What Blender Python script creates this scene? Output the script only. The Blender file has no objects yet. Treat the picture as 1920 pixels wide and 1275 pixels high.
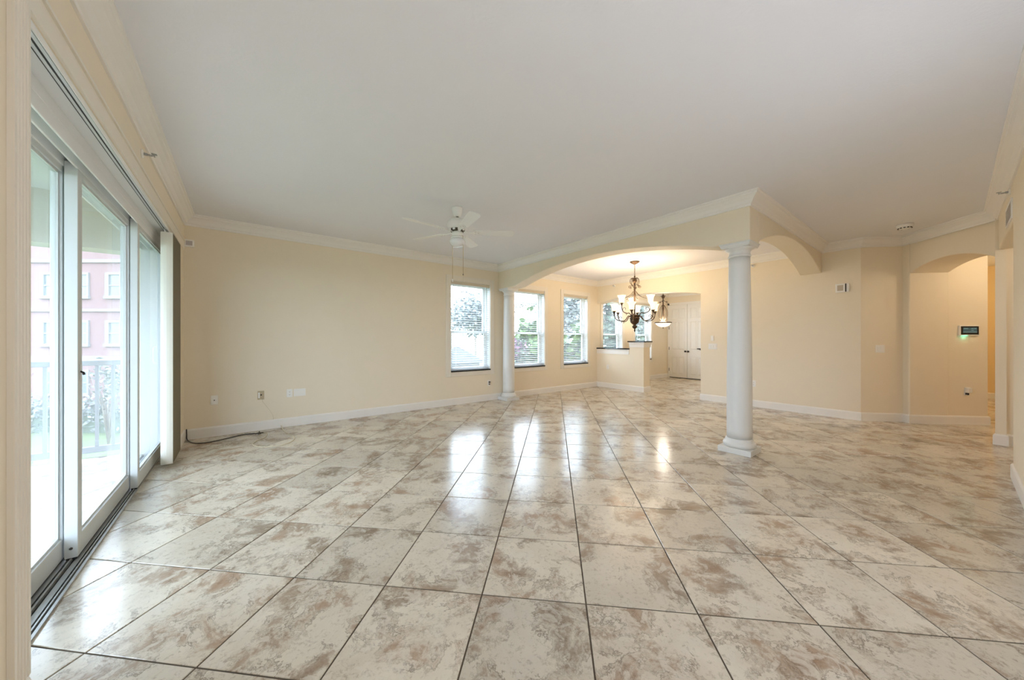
import bpy, math, random
from math import sin, cos, pi, radians, atan2, hypot, sqrt
from mathutils import Vector, Matrix

random.seed(11)
scene = bpy.context.scene
COL = scene.collection

# ------------------------------------------------------------------ camera
CAM_Z = 1.263
YAW = radians(-38.06)
cam_d = bpy.data.cameras.new('camera')
cam_d.sensor_width = 36.0
cam_d.lens = 646.2 / 1920 * 36
cam_d.clip_start = 0.05
cam_d.clip_end = 400
cam = bpy.data.objects.new('camera', cam_d)
COL.objects.link(cam)
cam.location = (0, 0, CAM_Z)
cam.rotation_euler = (pi / 2, 0, YAW)
scene.camera = cam

# ------------------------------------------------------------------ sky
world = bpy.data.worlds.new('overcast_sky')
scene.world = world
world.use_nodes = True
bg = world.node_tree.nodes['Background']
bg.inputs[0].default_value = (0.77, 0.875, 1.05, 1)
bg.inputs[1].default_value = 11.5

scene.view_settings.view_transform = 'Standard'
scene.view_settings.look = 'None'
scene.view_settings.gamma = 1.0
scene.view_settings.use_curve_mapping = False
scene.view_settings.exposure = 0.15
scene.cycles.max_bounces = 14
scene.cycles.diffuse_bounces = 8
scene.cycles.glossy_bounces = 4
scene.cycles.transmission_bounces = 6
scene.cycles.transparent_max_bounces = 16
scene.cycles.caustics_reflective = False
scene.cycles.caustics_refractive = False
scene.cycles.sample_clamp_indirect = 6.0


def lamp(name, kind, loc, power, color, size=0.1, rot=(0, 0, 0), spot=None):
    l = bpy.data.lights.new(name, kind)
    l.energy = power
    l.color = color
    if kind == 'AREA':
        l.shape = 'DISK'
        l.size = size
    else:
        l.shadow_soft_size = size
    o = bpy.data.objects.new(name, l)
    COL.objects.link(o)
    o.location = loc
    o.rotation_euler = rot
    return o


def portal(name, loc, rot, sx, sy):
    l = bpy.data.lights.new(name, 'AREA')
    l.shape = 'RECTANGLE'
    l.size, l.size_y = sx, sy
    l.cycles.is_portal = True
    o = bpy.data.objects.new(name, l)
    COL.objects.link(o)
    o.location, o.rotation_euler = loc, rot


# unseen fill lamps added along the wall beside the camera to brighten the room
for gx, gy, gp in ((0.20, 0.20, 9), (1.3, -0.10, 13), (2.6, -0.10, 11)):
    lamp('room_fill_lamp', 'POINT', (gx, gy, 1.55), gp, (0.76, 0.86, 1.08), 0.16)

WIN_X = [3.17 + 1.565 * i for i in range(5)]
WIN_W, WIN_Z0, WIN_Z1 = 0.92, 0.665, 2.42
YB = 5.97            # back wall face
XL = -0.58           # left wall face
XR = 7.62            # dining wall face
YR = -0.345          # right wall face
CEIL = 2.845
portal('sky_portal', (-0.92, 3.68, 1.2), (0, -pi / 2, 0), 2.3, 3.5)
for wx in WIN_X:
    portal('sky_portal', (wx + WIN_W / 2, YB + 0.22, 1.54), (-pi / 2, 0, 0), WIN_W, 1.75)


# ------------------------------------------------------------------ materials
def nodes_of(name):
    m = bpy.data.materials.new(name)
    m.use_nodes = True
    nt = m.node_tree
    b = nt.nodes['Principled BSDF']
    return m, nt, b


def N(nt, t, **kw):
    n = nt.nodes.new(t)
    for k, v in kw.items():
        if k in n.inputs:
            n.inputs[k].default_value = v
        else:
            setattr(n, k, v)
    return n


def pbr(name, color, rough=0.5, metal=0.0, vary=0.05, scale=8.0, bump=0.0, bscale=60.0, spec=0.5, emit=None, estr=0.0, random_hue=0.0):
    """Principled material with a slight procedural colour drift and an optional fine bump."""
    m, nt, b = nodes_of(name)
    b.inputs['Roughness'].default_value = rough
    b.inputs['Metallic'].default_value = metal
    b.inputs['Specular IOR Level'].default_value = spec
    tc = N(nt, 'ShaderNodeTexCoord')
    nz = N(nt, 'ShaderNodeTexNoise', Scale=scale, Detail=3.0)
    nt.links.new(tc.outputs['Object'], nz.inputs['Vector'])
    mx = N(nt, 'ShaderNodeMix', data_type='RGBA')
    c2 = tuple(max(0, c * (1 - 2 * vary)) for c in color)
    mx.inputs['A'].default_value = (*color, 1)
    mx.inputs['B'].default_value = (*c2, 1)
    nt.links.new(nz.outputs['Fac'], mx.inputs['Factor'])
    out = mx.outputs['Result']
    if random_hue:
        oi = N(nt, 'ShaderNodeObjectInfo')
        hs = N(nt, 'ShaderNodeHueSaturation')
        mr = N(nt, 'ShaderNodeMapRange')
        mr.inputs['To Min'].default_value = 1 - random_hue
        mr.inputs['To Max'].default_value = 1 + random_hue
        nt.links.new(oi.outputs['Random'], mr.inputs['Value'])
        nt.links.new(mr.outputs['Result'], hs.inputs['Value'])
        nt.links.new(out, hs.inputs['Color'])
        out = hs.outputs['Color']
    nt.links.new(out, b.inputs['Base Color'])
    if bump:
        n2 = N(nt, 'ShaderNodeTexNoise', Scale=bscale, Detail=4.0)
        nt.links.new(tc.outputs['Object'], n2.inputs['Vector'])
        bp = N(nt, 'ShaderNodeBump', Strength=bump, Distance=0.004)
        nt.links.new(n2.outputs['Fac'], bp.inputs['Height'])
        nt.links.new(bp.outputs['Normal'], b.inputs['Normal'])
    if emit:
        b.inputs['Emission Color'].default_value = (*emit, 1)
        b.inputs['Emission Strength'].default_value = estr
    return m


WALL = pbr('cream_wall_paint', (0.84, 0.748, 0.592), 0.6, bump=0.12, bscale=90, vary=0.015, spec=0.3)
CEILM = pbr('ceiling_paint', (0.81, 0.81, 0.832), 0.8, bump=0.25, bscale=45, vary=0.01, spec=0.2)
TRIM = pbr('white_trim_paint', (0.85, 0.82, 0.77), 0.38, vary=0.01)
CASING = pbr('pale_cream_casing_paint', (0.82, 0.76, 0.655), 0.42, vary=0.01)
COLUMN = pbr('column_paint', (0.76, 0.755, 0.73), 0.42, vary=0.02, scale=3)
WHITE = pbr('white_vinyl', (0.86, 0.87, 0.86), 0.35, vary=0.01)
ALU = pbr('white_aluminium_frame', (0.62, 0.645, 0.64), 0.35, vary=0.02)
TRACK = pbr('aluminium_track', (0.50, 0.51, 0.50), 0.4, metal=0.6, vary=0.12, scale=20)
DARKGAP = pbr('dark_seal_and_shadow', (0.03, 0.03, 0.028), 0.7)
BLACK = pbr('black_granite', (0.012, 0.012, 0.014), 0.12, vary=0.3, scale=90)
BLACKMETAL = pbr('dark_bronze_hardware', (0.02, 0.016, 0.013), 0.35, metal=0.6)
BRONZE = pbr('antique_bronze', (0.16, 0.10, 0.06), 0.38, metal=0.75, vary=0.35, scale=25)
PLATE = pbr('white_plate_plastic', (0.87, 0.85, 0.80), 0.35, vary=0.01)
TANPLATE = pbr('tan_plate_plastic', (0.52, 0.42, 0.27), 0.4, vary=0.02)
SLOT = pbr('dark_slot', (0.05, 0.04, 0.035), 0.6)
def translucent_vinyl(name, color, part):
    m, nt, b = nodes_of(name)
    b.inputs['Base Color'].default_value = (*color, 1)
    b.inputs['Roughness'].default_value = 0.45
    tl = N(nt, 'ShaderNodeBsdfTranslucent')
    tl.inputs['Color'].default_value = (*color, 1)
    tc = N(nt, 'ShaderNodeTexCoord')
    nz = N(nt, 'ShaderNodeTexNoise', Scale=6.0)
    nt.links.new(tc.outputs['Object'], nz.inputs['Vector'])
    mr = N(nt, 'ShaderNodeMapRange')
    mr.inputs['To Min'].default_value = part * 0.9
    mr.inputs['To Max'].default_value = part * 1.1
    nt.links.new(nz.outputs['Fac'], mr.inputs['Value'])
    mx = N(nt, 'ShaderNodeMixShader')
    nt.links.new(mr.outputs['Result'], mx.inputs['Fac'])
    nt.links.new(b.outputs['BSDF'], mx.inputs[1])
    nt.links.new(tl.outputs['BSDF'], mx.inputs[2])
    nt.links.new(mx.outputs['Shader'], nt.nodes['Material Output'].inputs['Surface'])
    return m


BLIND = translucent_vinyl('white_blind_slat', (0.86, 0.87, 0.88), 0.45)
BLINDHEAD = pbr('cream_headrail', (0.62, 0.545, 0.42), 0.5, vary=0.02)
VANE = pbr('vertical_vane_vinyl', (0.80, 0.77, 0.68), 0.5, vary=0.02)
VANESHADE = pbr('vane_vinyl_in_shade', (0.27, 0.22, 0.135), 0.55, vary=0.04)  # darker copy of the vane vinyl, shade between stacked vanes put into the colour
FANW = pbr('white_fan_enamel', (0.87, 0.865, 0.84), 0.35, vary=0.02)
FANDARK = pbr('dark_fan_metal', (0.10, 0.085, 0.06), 0.5, metal=0.4)  # dark metal of the vent ring, downrod and small fittings
BRASS = pbr('brass_screw', (0.5, 0.36, 0.14), 0.3, metal=0.9)
GROUT = pbr('brown_grout', (0.105, 0.078, 0.052), 0.9, vary=0.15, scale=30)
DOORW = pbr('white_door_paint', (0.82, 0.80, 0.75), 0.4, vary=0.01)
CABLEW = pbr('ivory_cable', (0.70, 0.62, 0.44), 0.5)
CABLEB = pbr('black_cable', (0.025, 0.02, 0.018), 0.5)
STUCCO = pbr('pale_stucco', (0.62, 0.64, 0.64), 0.9, bump=0.4, bscale=70)
STUCCOB = pbr('beige_stucco', (0.55, 0.50, 0.42), 0.9, bump=0.3, bscale=60)
RAIL = pbr('grey_railing_paint', (0.26, 0.28, 0.30), 0.5)
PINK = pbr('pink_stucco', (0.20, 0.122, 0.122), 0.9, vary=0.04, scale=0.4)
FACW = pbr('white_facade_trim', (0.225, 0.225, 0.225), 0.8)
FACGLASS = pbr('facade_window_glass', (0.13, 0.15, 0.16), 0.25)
LAWN = pbr('lawn_grass', (0.10, 0.15, 0.06), 0.95, vary=0.2, scale=0.8)
PAVE = pbr('pale_concrete', (0.20, 0.195, 0.19), 0.9, vary=0.08, scale=1.5)
LEAF1 = pbr('bright_green_leaf', (0.065, 0.135, 0.022), 0.5, random_hue=0.1, vary=0.25, scale=3)
LEAF2 = pbr('dark_green_leaf', (0.075, 0.115, 0.075), 0.5, vary=0.25, scale=3)
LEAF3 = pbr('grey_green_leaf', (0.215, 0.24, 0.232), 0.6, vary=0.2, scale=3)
PURPLE = pbr('purple_blossom', (0.20, 0.07, 0.17), 0.6, vary=0.2)
BARK = pbr('grey_bark', (0.24, 0.21, 0.18), 0.9, bump=0.8, bscale=14, vary=0.2)
TILEROOF = pbr('grey_roof_shingle', (0.17, 0.17, 0.175), 0.9, vary=0.15, scale=5)


def glass_mat(name, tint, haze):
    """Thin window glass: clear straight-through light, a fresnel reflection and a faint milky film."""
    m = bpy.data.materials.new(name)
    m.use_nodes = True
    nt = m.node_tree
    nt.nodes.clear()
    out = N(nt, 'ShaderNodeOutputMaterial')
    tr = N(nt, 'ShaderNodeBsdfTransparent')
    tr.inputs['Color'].default_value = (*tint, 1)
    gl = N(nt, 'ShaderNodeBsdfGlossy')
    gl.inputs['Roughness'].default_value = 0.02
    fr = N(nt, 'ShaderNodeFresnel', IOR=1.45)
    m1 = N(nt, 'ShaderNodeMixShader')
    ge = N(nt, 'ShaderNodeNewGeometry')
    ff = N(nt, 'ShaderNodeMath', operation='SUBTRACT')
    ff.inputs[0].default_value = 1.0
    nt.links.new(ge.outputs['Backfacing'], ff.inputs[1])
    fm = N(nt, 'ShaderNodeMath', operation='MULTIPLY')
    nt.links.new(fr.outputs['Fac'], fm.inputs[0])
    nt.links.new(ff.outputs[0], fm.inputs[1])
    nt.links.new(fm.outputs[0], m1.inputs['Fac'])
    nt.links.new(tr.outputs['BSDF'], m1.inputs[1])
    nt.links.new(gl.outputs['BSDF'], m1.inputs[2])
    du = N(nt, 'ShaderNodeBsdfTranslucent')
    du.inputs['Color'].default_value = (0.86, 0.93, 0.96, 1)
    tc = N(nt, 'ShaderNodeTexCoord')
    nz = N(nt, 'ShaderNodeTexNoise', Scale=2.5, Detail=4.0)
    nt.links.new(tc.outputs['Object'], nz.inputs['Vector'])
    mr = N(nt, 'ShaderNodeMapRange')
    mr.inputs['To Min'].default_value = haze * 0.7
    mr.inputs['To Max'].default_value = haze * 1.3
    nt.links.new(nz.outputs['Fac'], mr.inputs['Value'])
    m2 = N(nt, 'ShaderNodeMixShader')
    nt.links.new(mr.outputs['Result'], m2.inputs['Fac'])
    nt.links.new(m1.outputs['Shader'], m2.inputs[1])
    nt.links.new(du.outputs['BSDF'], m2.inputs[2])
    nt.links.new(m2.outputs['Shader'], out.inputs['Surface'])
    return m


GLASS = glass_mat('window_glass', (0.95, 0.98, 0.975), 0.018)
SLIDEGLASS = glass_mat('hazy_sliding_door_glass', (0.94, 0.975, 0.98), 0.06)


def shade_mat(name, color, strength):
    m, nt, b = nodes_of(name)
    b.inputs['Base Color'].default_value = (0.85, 0.75, 0.6, 1)
    b.inputs['Roughness'].default_value = 0.4
    tc = N(nt, 'ShaderNodeTexCoord')
    nz = N(nt, 'ShaderNodeTexNoise', Scale=25.0, Detail=3.0)
    nt.links.new(tc.outputs['Object'], nz.inputs['Vector'])
    mr = N(nt, 'ShaderNodeMapRange')
    mr.inputs['To Min'].default_value = strength * 0.75
    mr.inputs['To Max'].default_value = strength * 1.2
    nt.links.new(nz.outputs['Fac'], mr.inputs['Value'])
    b.inputs['Emission Color'].default_value = (*color, 1)
    nt.links.new(mr.outputs['Result'], b.inputs['Emission Strength'])
    return m


SHADE = shade_mat('lit_amber_glass_shade', (1.0, 0.76, 0.46), 1.35)
BULB = shade_mat('lit_bulb', (1.0, 0.86, 0.62), 9.0)
BOWL = shade_mat('lit_alabaster_bowl', (1.0, 0.84, 0.64), 1.25)
FANBOWL = pbr('frosted_fan_bowl', (0.80, 0.80, 0.82), 0.25, vary=0.02)
SCREEN = pbr('alarm_screen', (0.004, 0.006, 0.008), 0.1)
SCREENLIT = pbr('alarm_screen_lit', (0.02, 0.05, 0.06), 0.3, emit=(0.10, 0.22, 0.25), estr=0.18)
LED = pbr('green_led', (0.1, 0.6, 0.4), 0.3, emit=(0.15, 1.0, 0.62), estr=2.0)


def travertine():
    m, nt, b = nodes_of('polished_travertine_tile')
    L = nt.links.new
    tc = N(nt, 'ShaderNodeTexCoord')
    oi = N(nt, 'ShaderNodeObjectInfo')
    cmb = N(nt, 'ShaderNodeCombineXYZ')
    for i, k in enumerate((91.0, 57.0, 33.0)):
        mu = N(nt, 'ShaderNodeMath', operation='MULTIPLY')
        mu.inputs[1].default_value = k
        L(oi.outputs['Random'], mu.inputs[0])
        L(mu.outputs[0], cmb.inputs[i])
    add = N(nt, 'ShaderNodeVectorMath', operation='ADD')
    L(tc.outputs['Object'], add.inputs[0])
    L(cmb.outputs[0], add.inputs[1])
    P = add.outputs[0]

    def noise(scale, detail, dist=0.0, rough=0.55, vec=None):
        n = N(nt, 'ShaderNodeTexNoise', Scale=scale, Detail=detail, Distortion=dist, Roughness=rough)
        L(vec or P, n.inputs['Vector'])
        return n.outputs['Fac']

    def ramp(fac, stops):
        r = N(nt, 'ShaderNodeValToRGB')
        e = r.color_ramp.elements
        while len(e) < len(stops):
            e.new(0.5)
        for el, (p, c) in zip(e, stops):
            el.position = p
            el.color = (c, c, c, 1) if isinstance(c, (int, float)) else (*c, 1)
        L(fac, r.inputs['Fac'])
        return r.outputs['Color']

    def mix(fac, a, b_, blend='MIX'):
        x = N(nt, 'ShaderNodeMix', data_type='RGBA', blend_type=blend)
        for sock, v in (('A', a), ('B', b_)):
            if isinstance(v, tuple):
                x.inputs[sock].default_value = (*v, 1)
            else:
                L(v, x.inputs[sock])
        if isinstance(fac, (int, float)):
            x.inputs['Factor'].default_value = fac
        else:
            L(fac, x.inputs['Factor'])
        return x.outputs['Result']

    base = mix(ramp(noise(3.0, 5, 0.6), [(0.3, 0), (0.7, 1)]), (0.71, 0.645, 0.535), (0.59, 0.52, 0.42))
    patch_n = noise(3.4, 10, 0.35, 0.68)
    patch = ramp(patch_n, [(0.505, 0), (0.565, 0.66), (0.655, 1.0)])
    warm = mix(ramp(noise(1.5, 2), [(0.4, 0), (0.6, 1)]), (0.255, 0.19, 0.135), (0.36, 0.235, 0.155))
    c = mix(patch, base, warm)
    # pale islands with crackled rims inside the dark patches
    island_n = noise(11.0, 8, 0.7, 0.66)
    island = ramp(island_n, [(0.52, 0), (0.60, 1)])
    mm = N(nt, 'ShaderNodeMath', operation='MULTIPLY')
    L(island, mm.inputs[0])
    mm.inputs[1].default_value = 0.65
    c = mix(mm.outputs[0], c, (0.66, 0.60, 0.51))
    # thin dark veins that follow the patch borders
    vein1 = ramp(patch_n, [(0.492, 0), (0.506, 1), (0.520, 0)])
    v1 = N(nt, 'ShaderNodeMath', operation='MULTIPLY')
    L(vein1, v1.inputs[0])
    L(ramp(noise(7.0, 4), [(0.42, 0), (0.6, 0.8)]), v1.inputs[1])
    c = mix(v1.outputs[0], c, (0.15, 0.11, 0.08))
    vein2 = ramp(island_n, [(0.508, 0), (0.526, 0.55), (0.544, 0)])
    v2 = N(nt, 'ShaderNodeMath', operation='MULTIPLY')
    L(vein2, v2.inputs[0])
    L(ramp(patch_n, [(0.44, 0.0), (0.58, 1)]), v2.inputs[1])
    c = mix(v2.outputs[0], c, (0.15, 0.11, 0.075))
    # fine speckle and pits
    sp = ramp(noise(38.0, 6, 0.3, 0.75), [(0.36, 1), (0.47, 0)])
    s2 = N(nt, 'ShaderNodeMath', operation='MULTIPLY')
    L(sp, s2.inputs[0])
    s2.inputs[1].default_value = 0.4
    c = mix(s2.outputs[0], c, (0.25, 0.185, 0.13))
    # each tile a little lighter or darker
    hs = N(nt, 'ShaderNodeHueSaturation')
    mr = N(nt, 'ShaderNodeMapRange')
    mr.inputs['To Min'].default_value = 0.86
    mr.inputs['To Max'].default_value = 1.10
    L(oi.outputs['Random'], mr.inputs['Value'])
    L(mr.outputs['Result'], hs.inputs['Value'])
    L(c, hs.inputs['Color'])
    L(hs.outputs['Color'], b.inputs['Base Color'])
    rr = N(nt, 'ShaderNodeMapRange')
    rr.inputs['To Min'].default_value = 0.13
    rr.inputs['To Max'].default_value = 0.25
    L(noise(5.0, 4), rr.inputs['Value'])
    L(rr.outputs['Result'], b.inputs['Roughness'])
    b.inputs['Specular IOR Level'].default_value = 0.62
    bp = N(nt, 'ShaderNodeBump', Strength=0.05, Distance=0.003)
    L(noise(6.0, 3), bp.inputs['Height'])
    L(bp.outputs['Normal'], b.inputs['Normal'])
    return m


TILE = travertine()


# ------------------------------------------------------------------ mesh builder
class M:
    def __init__(self):
        self.v, self.f, self.s = [], [], []

    def add(self, vs, fs, smooth=False):
        o = len(self.v)
        self.v += [tuple(p) for p in vs]
        self.f += [tuple(i + o for i in f) for f in fs]
        self.s += [smooth] * len(fs)
        return self

    def box(self, x0, x1, y0, y1, z0, z1, mat=None):
        vs = [Vector((x, y, z)) for z in (z0, z1) for y in (y0, y1) for x in (x0, x1)]
        if mat:
            vs = [mat @ p for p in vs]
        return self.add(vs, [(0, 2, 3, 1), (4, 5, 7, 6), (0, 1, 5, 4), (2, 6, 7, 3), (0, 4, 6, 2), (1, 3, 7, 5)])

    def prism(self, poly, z0, z1, fr=None):
        """poly: list of (a, b) counter-clockwise, extruded along c from z0 to z1; fr maps (a, b, c) to a point."""
        fr = fr or (lambda a, b, c: (a, b, c))
        n = len(poly)
        vs = [fr(a, b, z0) for a, b in poly] + [fr(a, b, z1) for a, b in poly]
        fs = [tuple(range(n - 1, -1, -1)), tuple(range(n, 2 * n))]
        fs += [(i, (i + 1) % n, n + (i + 1) % n, n + i) for i in range(n)]
        return self.add(vs, fs)

    def lathe(self, prof, c=(0, 0, 0), seg=24, smooth=True, caps=True):
        """prof: list of (radius, z) from bottom to top"""
        vs, fs = [], []
        for r, z in prof:
            for k in range(seg):
                a = 2 * pi * k / seg
                vs.append((c[0] + r * cos(a), c[1] + r * sin(a), c[2] + z))
        for i in range(len(prof) - 1):
            for k in range(seg):
                k2 = (k + 1) % seg
                fs.append((i * seg + k, i * seg + k2, (i + 1) * seg + k2, (i + 1) * seg + k))
        self.add(vs, fs, smooth)
        if caps:
            n = len(prof)
            o = len(self.v) - n * seg
            if prof[0][0] > 1e-4:
                self.f.append(tuple(o + k for k in range(seg - 1, -1, -1)))
                self.s.append(False)
            if prof[-1][0] > 1e-4:
                self.f.append(tuple(o + (n - 1) * seg + k for k in range(seg)))
                self.s.append(False)
        return self

    def tube(self, pts, r, seg=8, smooth=True):
        pts = [Vector(p) for p in pts]
        n = len(pts)
        rs = r if isinstance(r, (list, tuple)) else [r] * n
        vs, fs = [], []
        up = None
        for i, p in enumerate(pts):
            d = (pts[min(i + 1, n - 1)] - pts[max(i - 1, 0)]).normalized()
            if up is None:
                up = Vector((0, 0, 1)) if abs(d.z) < 0.9 else Vector((1, 0, 0))
            a = d.cross(up)
            if a.length < 1e-5:
                a = d.cross(Vector((0.3, 1, 0.2)))
            a.normalize()
            b = a.cross(d).normalized()
            up = b
            for k in range(seg):
                t = 2 * pi * k / seg
                vs.append(p + a * (rs[i] * cos(t)) + b * (rs[i] * sin(t)))
        for i in range(n - 1):
            for k in range(seg):
                k2 = (k + 1) % seg
                fs.append((i * seg + k, i * seg + k2, (i + 1) * seg + k2, (i + 1) * seg + k))
        fs.append(tuple(range(seg - 1, -1, -1)))
        fs.append(tuple((n - 1) * seg + k for k in range(seg)))
        return self.add(vs, fs, smooth)

    def sweep(self, prof, path, closed=False):
        """prof: (offset to the left of the path, z); path: 2D points. Mitred corners."""
        n, k = len(path), len(prof)
        P = [Vector(p) for p in path]

        def nrm(i, j):
            d = (P[j] - P[i]).normalized()
            return Vector((-d.y, d.x))
        vs = []
        for i in range(n):
            a = nrm(i - 1, i) if (i > 0 or closed) else None
            b = nrm(i, (i + 1) % n) if (i < n - 1 or closed) else None
            if a is None:
                m = b
            elif b is None:
                m = a
            else:
                m = (a + b).normalized()
                m = m / max(0.3, m.dot(b))
            for d, z in prof:
                vs.append((P[i].x + m.x * d, P[i].y + m.y * d, z))
        fs = []
        for i in range(n if closed else n - 1):
            j = (i + 1) % n
            for q in range(k):
                q2 = (q + 1) % k
                fs.append((i * k + q, j * k + q, j * k + q2, i * k + q2))
        if not closed:
            fs.append(tuple(range(k)))
            fs.append(tuple((n - 1) * k + q for q in range(k - 1, -1, -1)))
        return self.add(vs, fs)

    def run(self, O, u, n, stations, ztop, t0, t1):
        """A stretch of wall whose underside follows stations [(s, z)], from depth t0 to t1 along n."""
        k = len(stations)
        vs = []
        for t in (t0, t1):
            for s, z in stations:
                x, y = O[0] + u[0] * s + n[0] * t, O[1] + u[1] * s + n[1] * t
                vs += [(x, y, z), (x, y, ztop)]
        fs = []
        for i in range(k - 1):
            a, b = 2 * i, 2 * i + 2
            A, B = a + 2 * k, b + 2 * k
            fs += [(a, b, b + 1, a + 1), (A, A + 1, B + 1, B), (a, A, B, b), (a + 1, b + 1, B + 1, A + 1)]
        fs.append((0, 1, 2 * k + 1, 2 * k))
        e = 2 * k - 2
        fs.append((e, e + 2 * k, e + 2 * k + 1, e + 1))
        return self.add(vs, fs)

    def mesh(self, name):
        me = bpy.data.meshes.new(name)
        me.from_pydata([tuple(p) for p in self.v], [], self.f)
        me.polygons.foreach_set('use_smooth', self.s)
        me.update()
        return me

    def build(self, name, mat, parent=None, bevel=0.0, seg=1, fixn=True):
        me = self.mesh(name)
        if fixn:
            import bmesh
            bm = bmesh.new()
            bm.from_mesh(me)
            bmesh.ops.recalc_face_normals(bm, faces=bm.faces)
            bm.to_mesh(me)
            bm.free()
        me.materials.append(mat)
        o = bpy.data.objects.new(name, me)
        COL.objects.link(o)
        if parent:
            o.parent = parent
        if bevel:
            b = o.modifiers.new('edge', 'BEVEL')
            b.width = bevel
            b.segments = seg
            b.limit_method = 'ANGLE'
            b.angle_limit = radians(35)
        return o


def tag(o, label=None, cat=None, group=None, kind=None):
    for k, v in (('label', label), ('category', cat), ('group', group), ('kind', kind)):
        if v:
            o[k] = v
    return o


def struct(o):
    o['kind'] = 'structure'
    return o


def empty(name, loc=(0, 0, 0), rz=0.0):
    o = bpy.data.objects.new(name, None)
    COL.objects.link(o)
    o.empty_display_size = 0.1
    o.location = loc
    o.rotation_euler = (0, 0, rz)
    return o


def thing(name, label, cat, loc=(0, 0, 0), rz=0.0, group=None):
    return tag(empty(name, loc, rz), label, cat, group)


def inst(src, parent, loc=(0, 0, 0), rz=0.0):
    o = src.copy()
    COL.objects.link(o)
    o.parent = parent
    o.location = loc
    o.rotation_euler = (0, 0, rz)
    return o


def kids(o):
    return [c for c in bpy.data.objects if c.parent == o]


def arc(s0, s1, z_end, rise, n=20):
    """Segmental arch stations between s0 and s1 (rise above the springing z_end)."""
    half = (s1 - s0) / 2
    R = (half * half + rise * rise) / (2 * rise)
    out = []
    for i in range(n + 1):
        x = -half + 2 * half * i / n
        out.append((s0 + half + x, z_end + sqrt(R * R - x * x) - (R - rise)))
    return out


# ------------------------------------------------------------------ floor of diagonal tiles
TS = CAM_Z / 2.4867
GA = -0.1211


def cam2w(R, F):
    return (R * sin(YAW + pi / 2) + F * cos(YAW + pi / 2), R * sin(YAW) + F * cos(YAW))


def grid_pt(c, r):
    return cam2w((c * cos(GA) - r * sin(GA) - 4.265) * TS, (c * sin(GA) + r * cos(GA) + 3.8535) * TS)


def clip(poly, a, b, c):
    """keep a*x + b*y <= c"""
    out = []
    for i in range(len(poly)):
        p, q = poly[i], poly[(i + 1) % len(poly)]
        dp, dq = a * p[0] + b * p[1] - c, a * q[0] + b * q[1] - c
        if dp <= 0:
            out.append(p)
        if (dp < 0 < dq) or (dq < 0 < dp):
            t = dp / (dp - dq)
            out.append((p[0] + (q[0] - p[0]) * t, p[1] + (q[1] - p[1]) * t))
    return out


def tile_mesh(poly):
    """chamfered tile from a convex polygon (local coordinates), top at z = 0"""
    n = len(poly)
    cx = sum(p[0] for p in poly) / n
    cy = sum(p[1] for p in poly) / n

    def inset(d):
        out = []
        for x, y in poly:
            l = hypot(x - cx, y - cy)
            k = max(0.0, (l - d * 1.41) / l) if l > 1e-6 else 1
            out.append((cx + (x - cx) * k, cy + (y - cy) * k))
        return out
    m = M()
    a, b = inset(0.0), inset(0.0018)
    vs = [(x, y, -0.012) for x, y in a] + [(x, y, -0.0018) for x, y in a] + [(x, y, 0.0) for x, y in b]
    fs = [tuple(range(2 * n, 3 * n))]
    for i in range(n):
        j = (i + 1) % n
        fs += [(i, j, n + j, n + i), (n + i, n + j, 2 * n + j, 2 * n + i)]
    m.add(vs, fs)
    return m


def lay_tiles(parent, planes, keep, z=0.0, limit=300):
    g = 0.0034
    full = None
    tiles = []
    for c in range(-26, 40):
        for r in range(-26, 40):
            cx, cy = grid_pt(c + 0.5, r + 0.5)
            if not keep(cx, cy):
                continue
            dx, dy = grid_pt(c + 1.5, r + 0.5)
            ang = atan2(dy - cy, dx - cx)
            h = TS / 2 - g
            loc = [(-h, -h), (h, -h), (h, h), (-h, h)]
            wp = [(cx + x * cos(ang) - y * sin(ang), cy + x * sin(ang) + y * cos(ang)) for x, y in loc]
            q = wp
            for pl in planes:
                q = clip(q, *pl)
                if len(q) < 3:
                    break
            if len(q) < 3:
                continue
            ar = 0.5 * abs(sum(q[i][0] * q[(i + 1) % len(q)][1] - q[(i + 1) % len(q)][0] * q[i][1] for i in range(len(q))))
            if ar < 0.004:
                continue
            tiles.append((hypot(cx, cy), cx, cy, ang, q, len(q) == 4 and abs(ar - 4 * h * h) < 1e-4))
    tiles.sort()
    rest = M()
    for i, (d, cx, cy, ang, q, whole) in enumerate(tiles):
        rot = random.choice((0, 1, 2, 3)) * pi / 2
        if i >= limit:
            rest.add(*[(lambda t: ([(x + cx, y + cy, zz + z) for x, y, zz in t.v], t.f))(tile_mesh([(x - cx, y - cy) for x, y in q]))][0])
            continue
        if whole:
            if full is None:
                full = tile_mesh([(-h, -h), (h, -h), (h, h), (-h, h)]).mesh('tile')
                full.materials.append(TILE)
            o = bpy.data.objects.new('tile', full)
            a2 = ang + rot
        else:
            a2 = ang + rot
            lp = []
            for x, y in q:
                x, y = x - cx, y - cy
                lp.append((x * cos(-a2) - y * sin(-a2), x * sin(-a2) + y * cos(-a2)))
            me = tile_mesh(lp).mesh('tile')
            me.materials.append(TILE)
            o = bpy.data.objects.new('tile', me)
        COL.objects.link(o)
        o.parent = parent
        o.location = (cx, cy, z)
        o.rotation_euler = (0, 0, a2)
    if rest.v:
        tag(rest.build('far_tiles', TILE, parent, fixn=False), kind='stuff')
    return len(tiles)


floor = struct(M().box(-0.70, 12.9, -3.2, 6.1, -0.20, -0.0035).build('floor', GROUT))
lay_tiles(floor, [(-1, 0, 0.695), (0, 1, YB + 0.02), (0, -1, 3.0), (1, 0, 12.7)],
          lambda x, y: -1.2 < x < 12.6 and y < 6.4 and (y > -0.75 if x < 5.4 else y > (-1.9 if x < 8.6 else -1.6)) and not (x > 8.3 and 0.2 < y < 2.6))

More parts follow.
